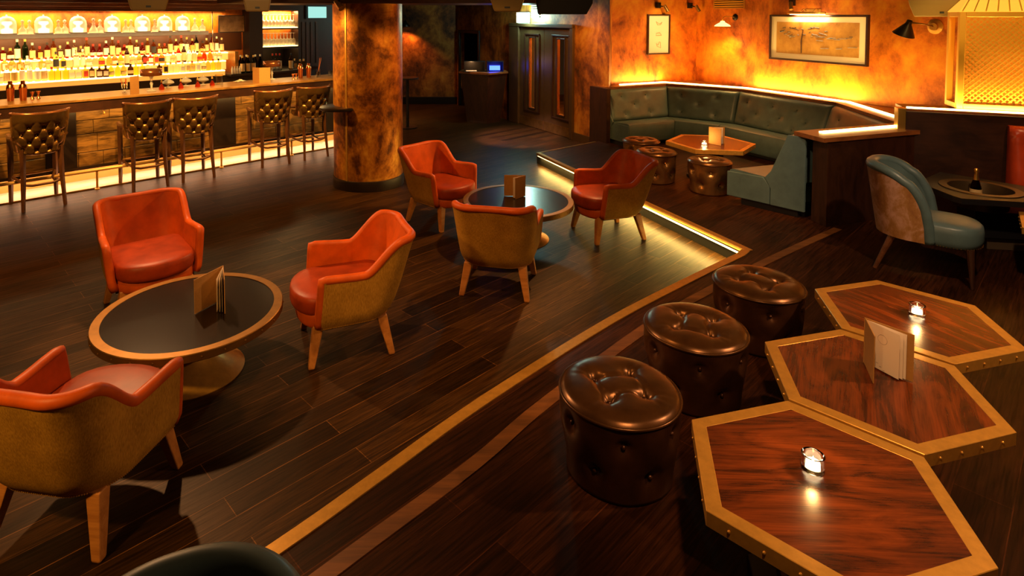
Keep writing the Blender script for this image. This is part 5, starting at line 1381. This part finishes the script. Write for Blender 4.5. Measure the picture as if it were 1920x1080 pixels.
# ------------------------------------------------------------------ host stand and far end
t = thing('host_stand', 'tapered dark host stand near the double doors', 'host stand', (0.42, 12.75, 0))
lo = [(-0.36, -0.05), (0.05, -0.33), (0.34, -0.08), (0.30, 0.28), (-0.30, 0.28)]
m = MB(); m.grid([[(x * f, y * f, z) for x, y in lo] for z, f in ((0, 1.0), (0.04, 1.0), (1.02, 1.38))], cv=True); m.build('body', M['darkwood'], t)
m = MB(); m.prism([(x * 1.48, y * 1.48) for x, y in lo], 1.02, 1.06); m.build('top', M['strip'], t, bevel=.004)
def gear(x0, x1, y, z, h, label, em):
    t2 = thing('display_case', label, 'case', (0.42 + (x0 + x1) / 2, 12.75 + y, z)); w = x1 - x0
    m = MB(); m.box(-w / 2, w / 2, -.09, .09, 0, .012); m.box(-w / 2, w / 2, -.09, .09, h - .012, h); m.box(-w / 2, w / 2, .078, .09, .012, h - .012)
    for x in (-w / 2, w / 2 - .012): m.box(x, x + .012, -.09, .09, .012, h - .012)
    m.build('case', M['black'], t2)
    if em: m = MB(); m.box(-w * .32, w * .3, -.02, .02, .03, h * .55); m.build('blue_light', M['bluelamp'], t2)
    else: m = MB(); m.box(-w * .4, w * .1, -.06, .05, .014, .022, Matrix.Rotation(.1, 4, 'X')); m.build('papers', M['paper'], t2)
gear(-0.42, 0.02, -0.15, 1.061, 0.22, 'dark open case holding papers on the host stand', False)
gear(0.05, 0.40, -0.12, 1.061, 0.22, 'dark open case with a bright blue light on the host stand', True)
d = bpy.data.lights.new('blue lamp', 'POINT'); d.energy = 1.0; d.color = (.05, .1, 1); d.shadow_soft_size = .03
o = bpy.data.objects.new('blue lamp', d); COL.objects.link(o); o.location = (0.66, 12.4, 1.2)
d = bpy.data.lights.new('host lamp', 'POINT'); d.energy = 2; d.color = (1, .5, .2); d.shadow_soft_size = .03
o = bpy.data.objects.new('host lamp', d); COL.objects.link(o); o.location = (0.15, 12.45, 1.25)
t = thing('far_wall_lamp', 'dark cone wall lamp glowing orange on the far wall by the column', 'lamp', (-1.45, 15.18, 1.95))
m = MB(); m.lathe([(.03, .14), (.045, .10), (.14, .0)], 24, c=(0, -.2, 0), caps=False); m.build('cone_shade', M['blackmetal'], t, smooth=40, solid=.003)
m = MB(); m.tube([(0, 0, .1), (0, -.1, .17), (0, -.2, .14)], .01, 8); m.build('arm', M['blackmetal'], t, smooth=True)
m = MB(); m.ball((0, -.2, .05), .03, 10); m.build('bulb', emit('dim bulb', (1, .35, .08), 10), t, smooth=True)
d = bpy.data.lights.new('far lamp', 'SPOT'); d.energy = 45; d.color = (1, .32, .06); d.spot_size = R(120); d.spot_blend = .5; d.shadow_soft_size = .03
o = bpy.data.objects.new('far lamp', d); COL.objects.link(o); o.location = (-1.45, 14.95, 1.95)
t = thing('tall_table', 'slim dark high table behind the copper column', 'table', (-1.12, 12.0, 0))
m = MB(); m.lathe([(0, .97), (.22, .97), (.22, 1.0), (0, 1.0)], 32, caps=False); m.build('top', M['blackwood'], t, smooth=40)
m = MB(); m.tube([(0, 0, .02), (0, 0, .97)], .03, 12); m.build('pole', M['blackmetal'], t, smooth=40)
m = MB(); m.lathe([(0, 0), (.2, 0), (.2, .02), (0, .02)], 28, caps=False); m.build('foot', M['blackmetal'], t, smooth=40)

# ------------------------------------------------------------------ things hung from the ceiling
def hung(label, x, y, wb, wt, h, zb, d=None):
    t = thing('hanging_speaker', label, 'speaker', (x, y, zb), atan2(y, x) - pi / 2, 'tapered hanging speakers')
    d = d or wb * 0.8; f = wt / wb; m = MB()
    m.grid([[(sx * wb / 2 * s, sy * d / 2 * s, z) for sx, sy in ((-1, -1), (1, -1), (1, 1), (-1, 1))] for z, s in ((0, 1), (h * .45, 1 + (f - 1) * .62), (h, f))], cv=True)
    m.f += [(3, 2, 1, 0), (8, 9, 10, 11)]; m.m += [0, 0]
    m.build('cabinet', M['oliveplastic'], t, bevel=.012)
    m = MB(); m.box(-.02, .02, -d / 2 * 1.12, -d / 2 * 0.9, h * .12, h * .2); m.build('badge', M['black'], t)
    m = MB(); m.tube([(0, 0, h), (0, 0, 2.72 - zb)], .02, 8); m.build('hanger', M['blackmetal'], t)
hung('olive tapered speaker hung above the near end of the bar', -2.85, 5.5, 0.27, 0.36, 0.22, 2.285)
hung('olive tapered speaker hung above the bar, nearer the column', -1.90, 5.6, 0.20, 0.26, 0.22, 2.275)
hung('olive tapered speaker hung near the exit sign', 0.32, 4.5, 0.19, 0.28, 0.2, 2.27)
hung('large olive speaker hung beside the lattice lantern', 5.48, 6.98, 0.50, 0.66, 0.3, 2.222, 0.22)
t = thing('black_speaker', 'black wedge speaker hung in front of the doors', 'speaker', (0.95, 5.8, 2.25), R(-8))
m = MB(); m.prism([(-.24, 0), (.20, 0), (.255, .10), (.25, .3), (-.29, .3)], 0, .26, Matrix.Rotation(pi / 2, 4, 'X')); m.build('cabinet', M['black'], t, bevel=.006)
m = MB(); m.tube([(0, -.13, .3), (0, -.13, .47)], .02, 8); m.build('hanger', M['blackmetal'], t)
t = thing('track_spotlight', 'small spotlight hung in front of the column top', 'spotlight', (-1.50, 7.25, 2.30), 0)
m = MB(); m.tube([(0, 0, .17), (.02, 0, .10)], .012, 8); m.build('stem', M['blackmetal'], t)
m = MB(); m.tube([(-.03, .03, .11), (.05, -.03, .02)], [.03, .042], 14); m.build('barrel', M['brass_dull'], t, smooth=40)
